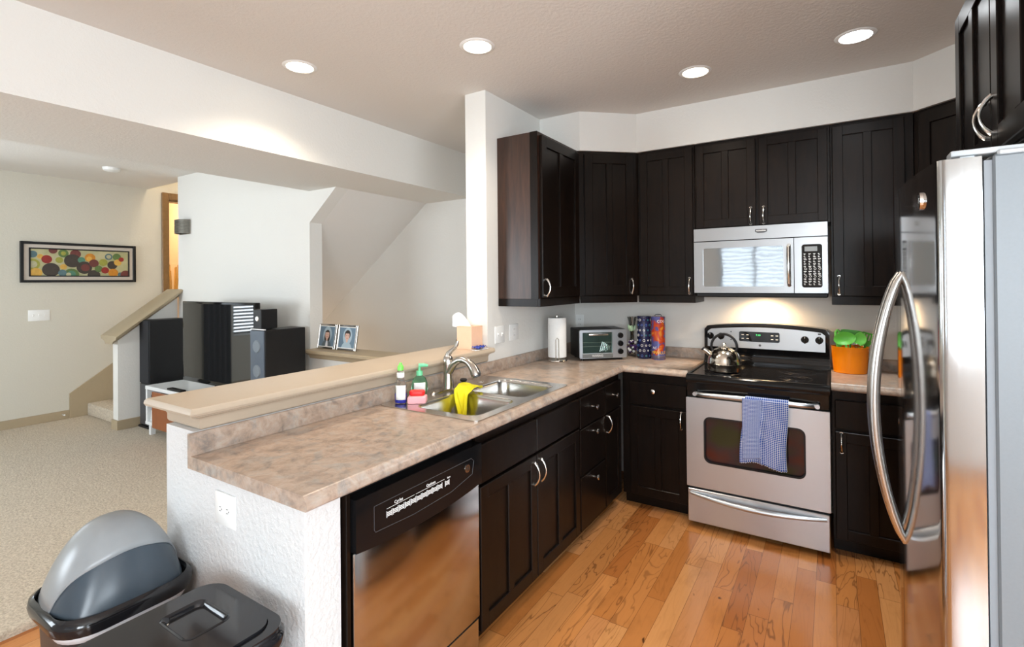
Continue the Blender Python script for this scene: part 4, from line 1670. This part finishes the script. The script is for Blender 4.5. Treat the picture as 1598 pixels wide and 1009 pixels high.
for zz in (0.172, 0.116, 0.060):
    mb = MB()
    kx = TW - 0.046
    mb.cyl((kx, -0.004, zz), (kx, -0.018, zz), 0.0205, 0.018)
    mb.box(kx - 0.004, kx + 0.004, -0.024, -0.016, zz - 0.016, zz + 0.016, 0.002)
    mb.build('knob', M_black, t)

# vase with reeds
t = thing('glass_vase', 'slim flared vase with dark reeds and purple white beads between toaster oven and tins', 'vase', (-1.252, 3.568, ZC))
mb = MB()
mb.lathe([(0.001, 0), (0.026, 0.0), (0.030, 0.006), (0.022, 0.02), (0.016, 0.05), (0.014, 0.16), (0.019, 0.22), (0.034, 0.285), (0.033, 0.285), (0.018, 0.222), (0.0125, 0.16), (0.013, 0.03), (0.001, 0.022)], n=24)
mb.build('glass', M_glass, t)
mb = MB()
for i in range(9):
    a = i * 2.4
    mb.tube([(0.006 * math.cos(a), 0.006 * math.sin(a), 0.03), (0.009 * math.cos(a + 0.5), 0.009 * math.sin(a + 0.5), 0.17), (0.031 * math.cos(a), 0.031 * math.sin(a), 0.288)], 0.0026, 6)
mb.build('reeds', M_blackm, t)
mb = MB()
for a in (0.2, -0.9, -2.0, 1.7):
    mb.loft([[(0.012 * math.cos(a - 1.2), 0.012 * math.sin(a - 1.2) - 0.012, 0.18), (0.03 * math.cos(a - 1.2 - 0.35), 0.03 * math.sin(a - 1.2 - 0.35) - 0.012, 0.205)],
             [(0.013 * math.cos(a - 1.2), 0.013 * math.sin(a - 1.2) - 0.015, 0.222), (0.032 * math.cos(a - 1.2 + 0.3), 0.032 * math.sin(a - 1.2 + 0.3) - 0.012, 0.235)]], False, False, False)
mb.ball((0.002, -0.02, 0.205), 0.014, 10, 1.6)
mb.build('leaves', M_lightgreen, t, solid=0.0015)
mb = MB()
random.seed(3)
for i in range(34):
    a = random.uniform(0, 2 * PI)
    z = random.uniform(0.03, 0.115)
    r = 0.027 * math.sin(PI * min(1, (z - 0.01) / 0.125)) + 0.004
    mb.mat(1 if i % 3 == 0 else 0)
    mb.ball((r * math.cos(a), r * math.sin(a), z), 0.0095, 8)
mb.build('bead_cluster', [M_purple, M_white], t)

# tins
t = thing('gift_tin', 'tall navy cylinder tin patterned with small rings beside the vase', 'tin', (-1.147, 3.520, ZC))
R1 = 0.049
MB().lathe([(0.001, 0), (R1 - 0.002, 0), (R1, 0.003), (R1, 0.262), (R1 - 0.001, 0.264), (R1, 0.266), (R1, 0.297), (R1 - 0.004, 0.300), (0.001, 0.300)], n=40).build('canister', M_navy, t)
mb = MB()
random.seed(11)
for row in range(8):
    for c in range(7):
        th = -PI / 2 + (c - 3 + 0.5 * (row % 2)) * 0.60
        z = 0.022 + row * 0.036
        sz = random.choice((0.0045, 0.006, 0.0075))
        mb.mat(random.choice((0, 1, 0, 2)))
        mb.tube([((R1 + 0.0004) * math.cos(th + sz * math.cos(q * PI / 6) / R1), (R1 + 0.0004) * math.sin(th + sz * math.cos(q * PI / 6) / R1), z + sz * math.sin(q * PI / 6)) for q in range(13)], 0.0013, 5)
mb.build('ring_pattern', [M_white, plain('ring_blue', (0.08, 0.16, 0.5), 0.3), plain('ring_teal', (0.05, 0.30, 0.34), 0.3)], t)
t = thing('gift_tin', 'tall red, orange and blue printed cylinder tin nearest the range', 'tin', (-1.043, 3.513, ZC))
R2 = 0.0475
MB().lathe([(0.001, 0), (R2, 0), (R2 + 0.0015, 0.004), (R2, 0.012), (R2, 0.292), (R2 + 0.001, 0.296), (R2 - 0.003, 0.300), (0.001, 0.300)], n=40).build('canister', M_poster, t)
MB().lathe([(R2 + 0.0006, 0.004), (R2 + 0.0018, 0.006), (R2 + 0.0018, 0.028), (R2 + 0.0006, 0.030)], n=40).build('base_band', plain('tin_band', (0.10, 0.08, 0.12), 0.35), t)
thc = -PI / 2 - 0.2


def tin_text(txt, size, z, dth, m, nm):
    th = -PI / 2 + 0.28 + dth
    M = Matrix.Translation((R2 * math.cos(th), R2 * math.sin(th), z)) @ face_mat((0, 0, 0), (-math.sin(th), math.cos(th), 0))
    mb = MB()
    mb.text(txt, size, M @ Matrix.Translation((0, 0, 0.0008)), 0.0005, 'CENTER', R2)
    mb.build(nm, m, t)


tin_text('MPAILLE', 0.030, 0.050, 0.0, plain('tin_yellow', (0.85, 0.55, 0.04), 0.35), 'lower_lettering')
tin_text('AC', 0.024, 0.083, -0.55, M_white, 'middle_lettering')
tin_text('COG', 0.026, 0.268, 0.45, M_white, 'upper_lettering')
mb = MB()
mb.tube([(0.022 * math.cos(q * PI / 12), 0.012 * math.sin(2 * q * PI / 12), 0.303 + 0.012 * math.sin(q * PI / 12)) for q in range(13)], 0.0022, 6)
mb.build('cord', M_navy, t)

# orange crock and utensils
CX, CY = 0.083, 3.545
t = thing('utensil_crock', 'orange enamel crock right of the range holding green utensils', 'crock', (CX, CY, ZC))
mb = MB()
mb.lathe([(0.001, 0.004), (0.080, 0.0), (0.084, 0.004), (0.090, 0.080), (0.0945, 0.150), (0.096, 0.153), (0.0935, 0.154), (0.0915, 0.150), (0.087, 0.080), (0.081, 0.010), (0.001, 0.009)], n=48, sy=0.82)
mb.build('pot', M_orange, t)


def utensil(name, label, base, tip, head, hm=M_green):
    t = thing(name, label, 'utensil', (CX + base[0], CY + base[1], ZC + 0.02), group=None)
    b = Vector((0, 0, 0))
    e = Vector((CX + tip[0], CY + tip[1], ZC + tip[2])) - Vector(t.location)
    MB().tube([b, b.lerp(e, 0.5), e], [0.006, 0.0055, 0.0065], 10).build('handle', hm, t)
    d = (e - b).normalized()
    side = Vector((1, 0, 0)) - d * d.x
    side.normalize()
    nrm = side.cross(d)
    mb = MB()
    head(mb, e, d, side, nrm)
    mb.build('head', hm, t, angle=70)


def spoon_head(w, L, depth):
    def f(mb, e, d, s, n):
        k = 14
        loops = []
        for i in range(k + 1):
            a = i / k
            ww = w * math.sin(PI * (0.08 + 0.92 * a)) ** 0.6 + 0.004
            dp = depth * math.sin(PI * a)
            c = e + d * (L * a)
            lp = []
            for q in range(12):
                th = 2 * PI * q / 12
                lp.append(c + s * ww * math.cos(th) + n * (0.004 * math.sin(th) - dp * (1 - math.cos(th) ** 2) - 0.0))
            loops.append(lp)
        mb.loft(loops)
    return f


def flat_head(w0, w1, L, slots):
    def f(mb, e, d, s, n):
        M = Matrix.Identity(4)
        for i, v in enumerate((s, d, n)):
            for j in range(3):
                M[j][i] = v[j]
        M.translation = e
        old = mb.M
        mb.M = mb.M @ M
        outer = [(-w0, 0), (w0, 0), (w1, L * 0.6), (w1 * 0.95, L * 0.93), (w1 * 0.7, L), (-w1 * 0.7, L), (-w1 * 0.95, L * 0.93), (-w1, L * 0.6)]
        holes = []
        for i in range(slots):
            x = (i - (slots - 1) / 2) * (1.5 * w1 / slots)
            holes.append(rrect(x - 0.0035, x + 0.0035, L * 0.42, L * 0.88, 0.003, 3))
        mb.plate(outer, holes, -0.003, 0.003)
        mb.M = old
    return f


def tongs_head(mb, e, d, s, n):
    for k in (-1, 1):
        mb.tube([e - d * 0.09 + s * 0.004 * k, e + s * 0.011 * k, e + d * 0.03 + s * 0.010 * k, e + d * 0.045], [0.006, 0.0075, 0.008, 0.006], 8)


utensil('kitchen_tongs', 'green tongs standing at the left side of the orange crock', (-0.045, 0.0), (-0.058, 0.0, 0.205), tongs_head)
utensil('serving_ladle', 'large round green ladle at the front of the orange crock', (0.005, -0.03), (-0.02, -0.03, 0.165), spoon_head(0.052, 0.078, 0.022))
utensil('turner_spatula', 'flat green turner lying behind the ladle in the orange crock', (-0.01, 0.03), (0.005, 0.035, 0.19), flat_head(0.012, 0.055, 0.058, 0), M_green2)
utensil('mixing_spoon', 'narrow green spoon right of the ladle in the orange crock', (0.03, -0.02), (0.045, -0.025, 0.165), spoon_head(0.028, 0.078, 0.010))
utensil('slotted_turner', 'slotted green turner leaning out on the right of the orange crock', (0.035, 0.01), (0.074, 0.0, 0.160), flat_head(0.014, 0.040, 0.080, 4), M_green2)
utensil('whisk', 'grey handled utensil showing low in the middle of the orange crock', (0.0, 0.0), (0.03, -0.045, 0.155), spoon_head(0.014, 0.022, 0.003), M_bn)

# ------------------------------------------------------------------ ceiling lights
def recessed(label, x, y, cool=False):
    t = thing('recessed_light', label, 'light', (x, y, H), group='recessed ceiling lights')
    MB().lathe([(0.066, -0.001), (0.069, -0.006), (0.084, -0.004), (0.088, -0.0005), (0.066, -0.0005)], n=40).build('trim_ring', M_white, t)
    MB().lathe([(0.001, -0.003), (0.045, -0.0035), (0.0675, -0.0015)], n=40).build('lens', M_glowc if cool else M_glow, t)
    l = bpy.data.lights.new('recessed_light_lamp', 'SPOT')
    l.energy, l.color = (32, (0.93, 0.97, 1.0)) if cool else (32, (1.0, 0.86, 0.69))
    l.spot_size, l.spot_blend, l.shadow_soft_size = math.radians(135), 0.8, 0.06
    o = bpy.data.objects.new('recessed_light_lamp', l)
    o.location = (0, 0, -0.02)
    o.parent = t
    COL.objects.link(o)


recessed('recessed light over the bar, the leftmost one on the ceiling', -2.421, 1.668)
recessed('recessed light over the sink, just in front of the pillar', -1.480, 2.002)
recessed('recessed light nearest the wall cabinets above the microwave', -0.641, 2.918)
recessed('cool white recessed light at the far right of the ceiling', 0.107, 2.915, True)

t = thing('smoke_detector', 'small round white smoke detector on the living room ceiling', 'detector', (-6.06, 2.08, H))
MB().lathe([(0.001, -0.036), (0.050, -0.034), (0.066, -0.026), (0.070, -0.010), (0.072, -0.0005), (0.001, -0.0005)], n=36).build('housing', M_white, t)

# ------------------------------------------------------------------ living room
# artwork
AY0, AY1, AZ0, AZ1 = 1.642, 2.645, 1.508, 1.934
t = thing('framed_artwork', 'wide black framed abstract picture of coloured discs on the living room wall', 'picture', (XL, (AY0 + AY1) / 2, (AZ0 + AZ1) / 2))


def ring_x(mb, y0, y1, z0, z1, w, x0, x1, bev=0.002):
    mb.box(x0, x1, y0, y0 + w, z0, z1, bev)
    mb.box(x0, x1, y1 - w, y1, z0, z1, bev)
    mb.box(x0, x1, y0 + w, y1 - w, z0, z0 + w, bev)
    mb.box(x0, x1, y0 + w, y1 - w, z1 - w, z1, bev)
    return mb


ring_x(W(t), AY0, AY1, AZ0, AZ1, 0.026, XL + 0.001, XL + 0.032).build('frame', M_blackm, t)
W(t).box(XL + 0.001, XL + 0.012, AY0 + 0.02, AY1 - 0.02, AZ0 + 0.02, AZ1 - 0.02).build('mat_board', plain('mat_board', (0.62, 0.55, 0.48), 0.8), t)
iy0, iy1, iz0, iz1 = AY0 + 0.068, AY1 - 0.062, AZ0 + 0.062, AZ1 - 0.062
ring_x(W(t), iy0, iy1, iz0, iz1, 0.012, XL + 0.008, XL + 0.024, 0.001).build('inner_frame', M_blackm, t)
art_cols = [(0.045, 0.035, 0.028), (0.26, 0.02, 0.015), (0.55, 0.22, 0.02), (0.10, 0.17, 0.05), (0.30, 0.30, 0.05), (0.09, 0.16, 0.18), (0.14, 0.035, 0.03), (0.45, 0.43, 0.27), (0.62, 0.36, 0.07), (0.08, 0.22, 0.15)]
k = NT('art_ground')
kf = k.noise(k.pos(), 7, 4)
k.set(Base_Color=k.ramp(kf, [(0.35, (0.36, 0.36, 0.19)), (0.65, (0.50, 0.46, 0.27))]), Roughness=0.4)
mats = [k.m] + [plain('art_disc_%d' % i, c, 0.45, var=0.3) for i, c in enumerate(art_cols)]
mb = W(t)
mb.mat(0).box(XL + 0.010, XL + 0.014, iy0 + 0.005, iy1 - 0.005, iz0 + 0.005, iz1 - 0.005)
ay, az = iy0 + 0.012, iz0 + 0.012
aw, ah = iy1 - iy0 - 0.024, iz1 - iz0 - 0.024
discs = [(0.02, .80, .10, 5), (.09, .72, .07, 8), (.02, .42, .16, 4), (.02, .42, .10, 7), (.05, .10, .14, 8), (.15, .62, .12, 1), (.19, .22, .20, 0), (.21, .97, .10, 6),
         (.27, .60, .15, 7), (.27, .60, .09, 4), (.31, .86, .12, 3), (.31, .86, .06, 4), (.31, .34, .08, 8), (.39, .04, .18, 3), (.39, .06, .10, 9), (.30, .10, .10, 5), (.43, .85, .13, 6), (.40, .58, .20, 0), (.49, .62, .09, 9),
         (.52, .32, .19, 0), (.53, .32, .11, 6), (.58, .72, .13, 2), (.57, .68, .07, 8), (.62, .50, .12, 6), (.62, .02, .16, 0), (.67, .28, .10, 3), (.72, .54, .11, 4), (.74, .22, .10, 1), (.78, .78, .10, 5), (.78, .78, .06, 7),
         (.82, .44, .13, 0), (.83, .12, .13, 2), (.87, .78, .11, 3), (.88, .55, .10, 8), (.92, .68, .07, 1), (.91, .05, .07, 5), (.97, .04, .14, 6), (.36, .04, .06, 7)]
for i, (u, v, r, c) in enumerate(discs):
    rr = r * ah * 1.3
    cy, cz = ay + u * aw, az + v * ah
    lp = []
    for q in range(28):
        a = 2 * PI * q / 28
        lp.append((min(max(cy + rr * math.cos(a), ay), ay + aw), min(max(cz + rr * math.sin(a), az), az + ah)))
    mb.mat(c + 1)
    x0 = XL + 0.014 + i * 0.00012
    mb.loft([[(x0 - 0.0005, y, z) for y, z in lp], [(x0 + 0.0002, y, z) for y, z in lp]], False, True)
mb.build('painting', mats, t)

# wall sconce
t = thing('wall_sconce', 'small pewter louvred sconce at the left edge of the stair wall', 'sconce', (-5.835, WY, 2.08))
mb = W(t)
mb.box(-5.95, -5.72, WY - 0.012, WY, 2.005, 2.155, 0.003)
mb.build('back_plate', M_bn, t)
mb = W(t)
for i in range(9):
    z = 2.012 + 0.0165 * i
    lp = [(-5.835 + 0.118 * math.cos(a * PI / 12 + PI), WY - 0.01 + 0.085 * math.sin(a * PI / 12 + PI)) for a in range(13)]
    inn = [(-5.835 + 0.100 * math.cos(a * PI / 12 + PI), WY - 0.01 + 0.070 * math.sin(a * PI / 12 + PI)) for a in range(12, -1, -1)]
    mb.prism(lp + inn, z, z + 0.0125)
mb.build('louvred_shade', plain('pewter', (0.16, 0.15, 0.125), 0.4, 0.6), t)
# door stop
t = thing('door_stop', 'small spring door stop on the baseboard by the stairs', 'door stop', (XL + 0.014, 1.97, 0.09))
mb = MB()
mb.tube([(0.0 + 0.06 * i / 80, 0.006 * math.cos(i * 0.9), 0.006 * math.sin(i * 0.9)) for i in range(81)], 0.0016, 5)
mb.build('spring', M_chrome, t)
MB().ball((0.062, 0, 0), 0.009, 12).build('tip', M_white, t)

# bamboo stalks in the hall
t = thing('bamboo_stalks', 'tall dry bamboo stalks standing beyond the landing door', 'decoration', (-7.9, 3.42, 0.5))
mb = MB()
random.seed(5)
for i in range(7):
    a = random.uniform(-0.10, 0.10)
    b = random.uniform(-0.06, 0.06)
    mb.tube([(0.02 * math.cos(i), 0.02 * math.sin(i), 0.25), (a * 0.5, b * 0.5, 0.7), (a, b, 1.05 + 0.22 * random.random())], 0.011, 8)
mb.build('stalks', M_bamboo, t)
MB().lathe([(0.001, 0), (0.08, 0), (0.11, 0.1), (0.10, 0.25), (0.06, 0.36), (0.07, 0.40), (0.055, 0.40), (0.05, 0.36), (0.001, 0.3)], n=28).build('floor_vase', M_casing, t)

# TV stand
t = thing('tv_stand', 'white low television stand with a cherry brown door panel', 'tv stand', (-4.78, 2.40, CZ))
TX0, TX1, TY0, TY1 = -5.62, -3.90, 2.185, 2.60
W(t).box(TX0, TX1, TY0, TY1, 0.470, 0.505, 0.004).build('top', M_whitepaint, t)
W(t).box(TX0, TX1, TY0, TY1, 0.135, 0.165, 0.003).build('bottom_shelf', M_whitepaint, t)
W(t).box(TX0 + 0.02, TX1 - 0.02, TY1 - 0.015, TY1, 0.165, 0.47).build('back_panel', M_whitepaint, t)
for x in (TX0 + 0.005, TX1 - 0.035, (TX0 + TX1) / 2):
    W(t).box(x, x + 0.03, TY0 + 0.004, TY1 - 0.015, 0.165, 0.47).build('side_panel', M_whitepaint, t)
for x in (TX0 + 0.03, TX1 - 0.07):
    for y in (TY0 + 0.02, TY1 - 0.06):
        W(t).box(x, x + 0.04, y, y + 0.04, CZ, 0.136).build('leg', M_whitepaint, t)
W(t).box(-5.584, -5.435, 2.20, 2.585, 0.332, 0.345).build('shelf', M_whitepaint, t)
W(t).box(TX0 + 0.19, TX1 - 0.25, TY0 - 0.020, TY0 - 0.001, 0.130, 0.468, 0.003).build('door', M_cherry, t)
t = thing('media_box', 'black media box on the open shelf of the television stand', 'player', (-5.50, 2.4, 0.30))
W(t).box(-5.58, -5.44, 2.22, 2.55, 0.345, 0.415, 0.003).build('case', M_blackm, t)
t.location.z = 0.30
t = thing('paper_stack', 'stack of white books low in the open end of the television stand', 'books', (-5.50, 2.4, 0.166))
for i in range(4):
    W(t).box(-5.575 + 0.004 * i, -5.45, 2.21, 2.45, 0.166 + 0.026 * i, 0.188 + 0.026 * i, 0.002).build('book', M_white, t)

# television
t = thing('television', 'large black flat screen television on the white stand', 'television', (-4.55, 2.33, 0.505))
VX0, VX1, VZ0, VZ1 = -5.135, -3.945, 0.585, 1.318
W(t).box(VX0, VX1, 2.300, 2.345, VZ0, VZ1, 0.006, 2).build('bezel', M_black, t)
kt = NT('tv_screen_glass')
kt.set(Base_Color=(0.012, 0.013, 0.014), Roughness=0.03, Specular_IOR_Level=1.0)
W(t).box(VX0 + 0.022, VX1 - 0.022, 2.2975, 2.305, VZ0 + 0.04, VZ1 - 0.02).build('screen', kt.m, t)
mb = W(t)
mb.loft([[(x, y, 0.5055) for x, y in rrect(-4.86, -4.22, 2.22, 2.46, 0.05)], [(x, y, 0.516) for x, y in rrect(-4.86, -4.22, 2.22, 2.46, 0.05)]])
mb.box(-4.62, -4.46, 2.325, 2.355, 0.515, 0.60)
mb.build('stand_foot', M_black, t)
t = thing('sound_bar', 'thin black bar lying on the white stand before the television', 'speaker', (-5.08, 2.25, 0.505))
W(t).box(-5.20, -4.95, 2.195, 2.245, 0.5055, 0.522, 0.003).build('case', M_blackm, t)
t = thing('cable_stub', 'little white clip standing on the stand left of the television', 'clip', (-5.36, 2.5, 0.505))
W(t).box(-5.365, -5.355, 2.50, 2.51, 0.5055, 0.545).build('clip', M_white, t)


def tower(label, x0, x1, y0, y1, z0, z1):
    t = thing('floor_speaker', label, 'speaker', ((x0 + x1) / 2, (y0 + y1) / 2, z0))
    W(t).box(x0, x1, y0 + 0.012, y1, z0 + 0.02, z1, 0.004).build('cabinet', M_blackm, t)
    W(t).box(x0 - 0.012, x1 + 0.012, y0 - 0.01, y1 + 0.004, z0 + 0.0005, z0 + 0.021, 0.004).build('plinth', M_blackm, t)
    W(t).box(x0 + 0.004, x1 - 0.004, y0, y0 + 0.013, z0 + 0.45, z1 - 0.004, 0.004).build('grille', M_blackcloth, t)
    W(t).box(x0 + 0.004, x1 - 0.004, y0 + 0.002, y0 + 0.013, z0 + 0.03, z0 + 0.44, 0.003).build('lower_baffle', M_darkgrey, t)
    return t


tower('black tower speaker left of the television against the knee wall', -6.0 + 0.012, -5.79, 2.28, 2.63, CZ, 1.118)
t2 = tower('black tower speaker right of the television with a blue grey front', -3.850, -3.660, 2.20, 2.555, CZ, 1.115)
kg = plain('blue_grey_baffle', (0.075, 0.10, 0.135), 0.4)
for ch in t2.children:
    if ch.name.startswith('grille') or ch.name.startswith('lower'):
        ch.data.materials[0] = kg
for zz in (0.99, 0.80):
    W(t2).cyl((-3.755, 2.2005, zz), (-3.755, 2.194, zz), 0.05, 0.045, n=28).build('driver', plain('cone', (0.16, 0.19, 0.22), 0.4), t2)
t = thing('bookshelf_speaker', 'small black speaker cube on top of the right tower speaker', 'speaker', (-3.785, 2.30, 1.115))
W(t).box(-3.845, -3.735, 2.225, 2.36, 1.121, 1.272, 0.004).build('cabinet', M_blackm, t)
W(t).lathe([(0.001, 0), (0.03, 0), (0.03, 0.004), (0.001, 0.0055)], (-3.79, 2.29, 1.1155), 20).build('foot', M_darkgrey, t)
mb = W(t)
mb.cyl((-3.79, 2.226, 1.20), (-3.79, 2.221, 1.20), 0.022, 0.016)
mb.build('tweeter', M_chrome, t)
t = thing('silver_strip', 'flat silver gadget on top of the right tower speaker', 'gadget', (-3.75, 2.215, 1.115))
W(t).box(-3.845, -3.665, 2.203, 2.221, 1.1155, 1.124, 0.002).build('case', M_whitepaint, t)


# portraits on the low wall
def portrait(label, x0, x1, long_hair, shirt):
    t = thing('picture_frame', label, 'photo frame', ((x0 + x1) / 2, 2.72, 0.9205), group='portraits on the low stair wall')
    w, h = x1 - x0, 0.208
    tl = Matrix.Rotation(math.radians(-9), 4, 'X')
    mb = MB(tl)
    f = 0.016
    mb.box(-w / 2, -w / 2 + f, -0.012, 0.006, 0, h, 0.003)
    mb.box(w / 2 - f, w / 2, -0.012, 0.006, 0, h, 0.003)
    mb.box(-w / 2 + f, w / 2 - f, -0.012, 0.006, 0, f, 0.003)
    mb.box(-w / 2 + f, w / 2 - f, -0.012, 0.006, h - f, h, 0.003)
    mb.build('frame', M_bn, t)
    mb = MB(tl)
    cw = w / 2 - f

    def ell(cx, cz, rx, rz, y, m, a0=0, a1=2 * PI):
        mb.mat(m)
        lp = []
        for q in range(20):
            a = a0 + (a1 - a0) * q / 19
            lp.append((max(-cw, min(cw, cx + rx * math.cos(a))), max(f, cz + rz * math.sin(a))))
        mb.loft([[(x, y + 0.0004, z) for x, z in lp], [(x, y, z) for x, z in lp]], False, True)
    mb.mat(0).box(-cw, cw, -0.004, 0.002, f, h - f)
    cz = h * 0.56
    ell(0, cz, 0.055, 0.07, -0.0042, 1)
    if long_hair:
        ell(0, cz - 0.02, 0.036, 0.062, -0.0046, 2)
    else:
        ell(0, cz + 0.012, 0.036, 0.038, -0.0046, 2)
    ell(0, f - 0.004, 0.062, 0.060, -0.0050, shirt, 0, PI)
    if long_hair:
        ell(0.002, f, 0.016, 0.055, -0.0053, 5, 0, PI)
    ell(0, cz - 0.030, 0.012, 0.022, -0.0056, 3)
    ell(0, cz, 0.027, 0.034, -0.0060, 3)
    ell(0, cz + 0.022, 0.028, 0.016, -0.0064, 2, 0, PI)
    for s in (-1, 1):
        ell(0.010 * s, cz + 0.004, 0.0035, 0.002, -0.0064, 2)
    ell(0, cz - 0.016, 0.009, 0.003, -0.0064, 6)
    mb.build('photo', [plain('portrait_blue', (0.13, 0.20, 0.27), 0.5), plain('portrait_halo', (0.35, 0.45, 0.52), 0.5), plain('portrait_hair', (0.025, 0.018, 0.015), 0.5),
                       plain('portrait_skin', (0.62, 0.40, 0.32), 0.5), plain('portrait_coat', (0.10, 0.13, 0.15), 0.5), plain('portrait_shirt', (0.75, 0.76, 0.8), 0.5), plain('portrait_lips', (0.45, 0.15, 0.14), 0.5)], t)
    mb = MB(tl)
    mb.box(-cw - 0.001, cw + 0.001, -0.0085, -0.0065, f - 0.001, f + 0.006)
    mb.box(-cw - 0.001, cw + 0.001, -0.0085, -0.0065, h - f - 0.006, h - f + 0.001)
    mb.box(-cw - 0.001, -cw + 0.006, -0.0085, -0.0065, f, h - f)
    mb.box(cw - 0.006, cw + 0.001, -0.0085, -0.0065, f, h - f)
    mb.build('inner_mat', M_white, t)
    mb = MB()
    mb.loft([[(-0.02, 0.025, 0.15), (0.02, 0.025, 0.15), (0.02, 0.029, 0.15), (-0.02, 0.029, 0.15)], [(-0.025, 0.085, 0.0), (0.025, 0.085, 0.0), (0.025, 0.089, 0.0), (-0.025, 0.089, 0.0)]])
    mb.build('easel_back', M_blackm, t)


portrait('left silver framed portrait of a long haired person in a dark jacket', -3.735, -3.500, True, 4)
portrait('right silver framed portrait of a short haired person in a pale shirt', -3.485, -3.245, False, 1)

# ------------------------------------------------------------------ trash cans
M_binbody = plain('bin_plastic', (0.022, 0.023, 0.027), 0.35)
M_binrim = plain('bin_rim', (0.012, 0.012, 0.014), 0.12)
M_flap = plain('grey_flap', (0.26, 0.275, 0.285), 0.30)
M_hood = plain('slate_hood', (0.045, 0.062, 0.08), 0.28)
M_bag = plain('white_bag', (0.72, 0.73, 0.76), 0.5)
BX, BY = -1.885, 0.648
t = thing('trash_can', 'tall swing-top trash can with grey dome lid beside the peninsula end', 'trash can', (BX, BY, 0))
hx_, hy_ = 0.165, 0.165
RZ = 0.545


def brr(k, z, r=0.09, ox=0.0):
    return [(x, y, z) for x, y in rrect(-hx_ * k + ox, hx_ * k + ox, -hy_ * k, hy_ * k, r * k, 8)]


MB().loft([brr(0.80, 0.0005), brr(0.82, 0.01), brr(0.93, RZ - 0.03)], True, True).build('bin', M_binbody, t)
mb = MB()
mb.loft([brr(0.955, RZ - 0.050), brr(0.960, RZ - 0.022)], False, False)
mb.build('bag', M_bag, t, solid=0.003)
mb = MB()
mb.loft([brr(0.98, RZ - 0.030), brr(1.05, RZ - 0.026), brr(1.07, RZ - 0.008), brr(1.05, RZ + 0.010), brr(0.985, RZ + 0.018), brr(0.95, RZ + 0.010), brr(0.94, RZ - 0.005)], False, True)
mb.build('rim', M_binrim, t, angle=60)


def dome(u, v, lo, hi):
    """u along y, v across x from lo..hi (-1..1), superellipse dome"""
    y = -1 + 2 * u
    x = lo + (hi - lo) * v
    ry = (1 - abs(y) ** 2.3)
    rx = (1 - abs(x) ** 2.4)
    z = 0.200 * max(0, ry) ** 0.80 * max(0, rx) ** 0.85
    xs_, ys_ = x * math.sqrt(1 - 0.36 * y * y), y * math.sqrt(1 - 0.36 * x * x)
    return xs_ * hx_ * 0.985, ys_ * hy_ * 0.985, RZ + 0.010 + z


# front flap is lighter and sits slightly proud of the darker hood
mb = MB()
mb.grid(lambda u, v: dome(u, v, -1, 1), 40, 40, False)
mb.build('hood', M_hood, t, angle=80)
mb = MB()


def flap(u, v):
    hi = 0.70 - 0.42 * abs(2 * u - 1) ** 4
    x, y, z = dome(u, v, -1.0, hi)
    return (x * 1.012 - 0.002, y * 1.004, RZ + 0.012 + (z - RZ - 0.012) * 1.015 + 0.003)


mb.grid(flap, 40, 28, False)
mb.build('swing_flap', M_flap, t, angle=80, solid=0.004)

t = thing('trash_can', 'shorter black flat-lidded trash can in front of the peninsula end wall', 'trash can', (-1.338, 0.585, 0))
QZ = 0.620


def q(k, z, r=0.06):
    return [(x, y, z) for x, y in rrect(-0.178 * k, 0.178 * k, -0.178 * k, 0.178 * k, r, 6)]


MB().loft([q(0.78, 0.0005), q(0.80, 0.01), q(0.94, QZ - 0.05)]).build('bin', M_binbody, t)
MB().loft([q(0.955, QZ - 0.075), q(0.955, QZ - 0.045)], False, False).build('bag', M_bag, t, solid=0.002)
mb = MB()
mb.plate(rrect(-0.178, 0.178, -0.178, 0.178, 0.06, 6), [rrect(-0.150, 0.150, -0.140, 0.155, 0.045, 6)], QZ - 0.012, QZ)
mb.loft([q(1.0, QZ - 0.012), q(1.035, QZ - 0.020), q(1.035, QZ - 0.045), q(0.99, QZ - 0.055), q(0.96, QZ - 0.050)], False, False)
mb.build('collar', M_binrim, t, angle=50)
mb = MB()
mb.plate(rrect(-0.148, 0.148, -0.138, 0.153, 0.044, 6), [rrect(-0.103, 0.040, 0.0, 0.105, 0.02, 5)], QZ - 0.010, QZ + 0.006)
lid = mb.build('lid', M_binrim, t, angle=50)
mb = MB()
mb.loft([[(x, y, QZ + 0.0065) for x, y in rrect(-0.106, 0.043, -0.003, 0.108, 0.022, 5)], [(x, y, QZ + 0.009) for x, y in rrect(-0.103, 0.040, 0.0, 0.105, 0.02, 5)],
         [(x, y, QZ + 0.0045) for x, y in rrect(-0.098, 0.035, 0.005, 0.100, 0.018, 5)], [(x, y, QZ - 0.004) for x, y in rrect(-0.094, 0.031, 0.009, 0.096, 0.016, 5)]], False, True)
mb.build('push_panel', M_binrim, lid)
MB().box(0.150, 0.176, -0.045, 0.035, QZ - 0.002, QZ + 0.012, 0.004).build('latch', M_binrim, t)
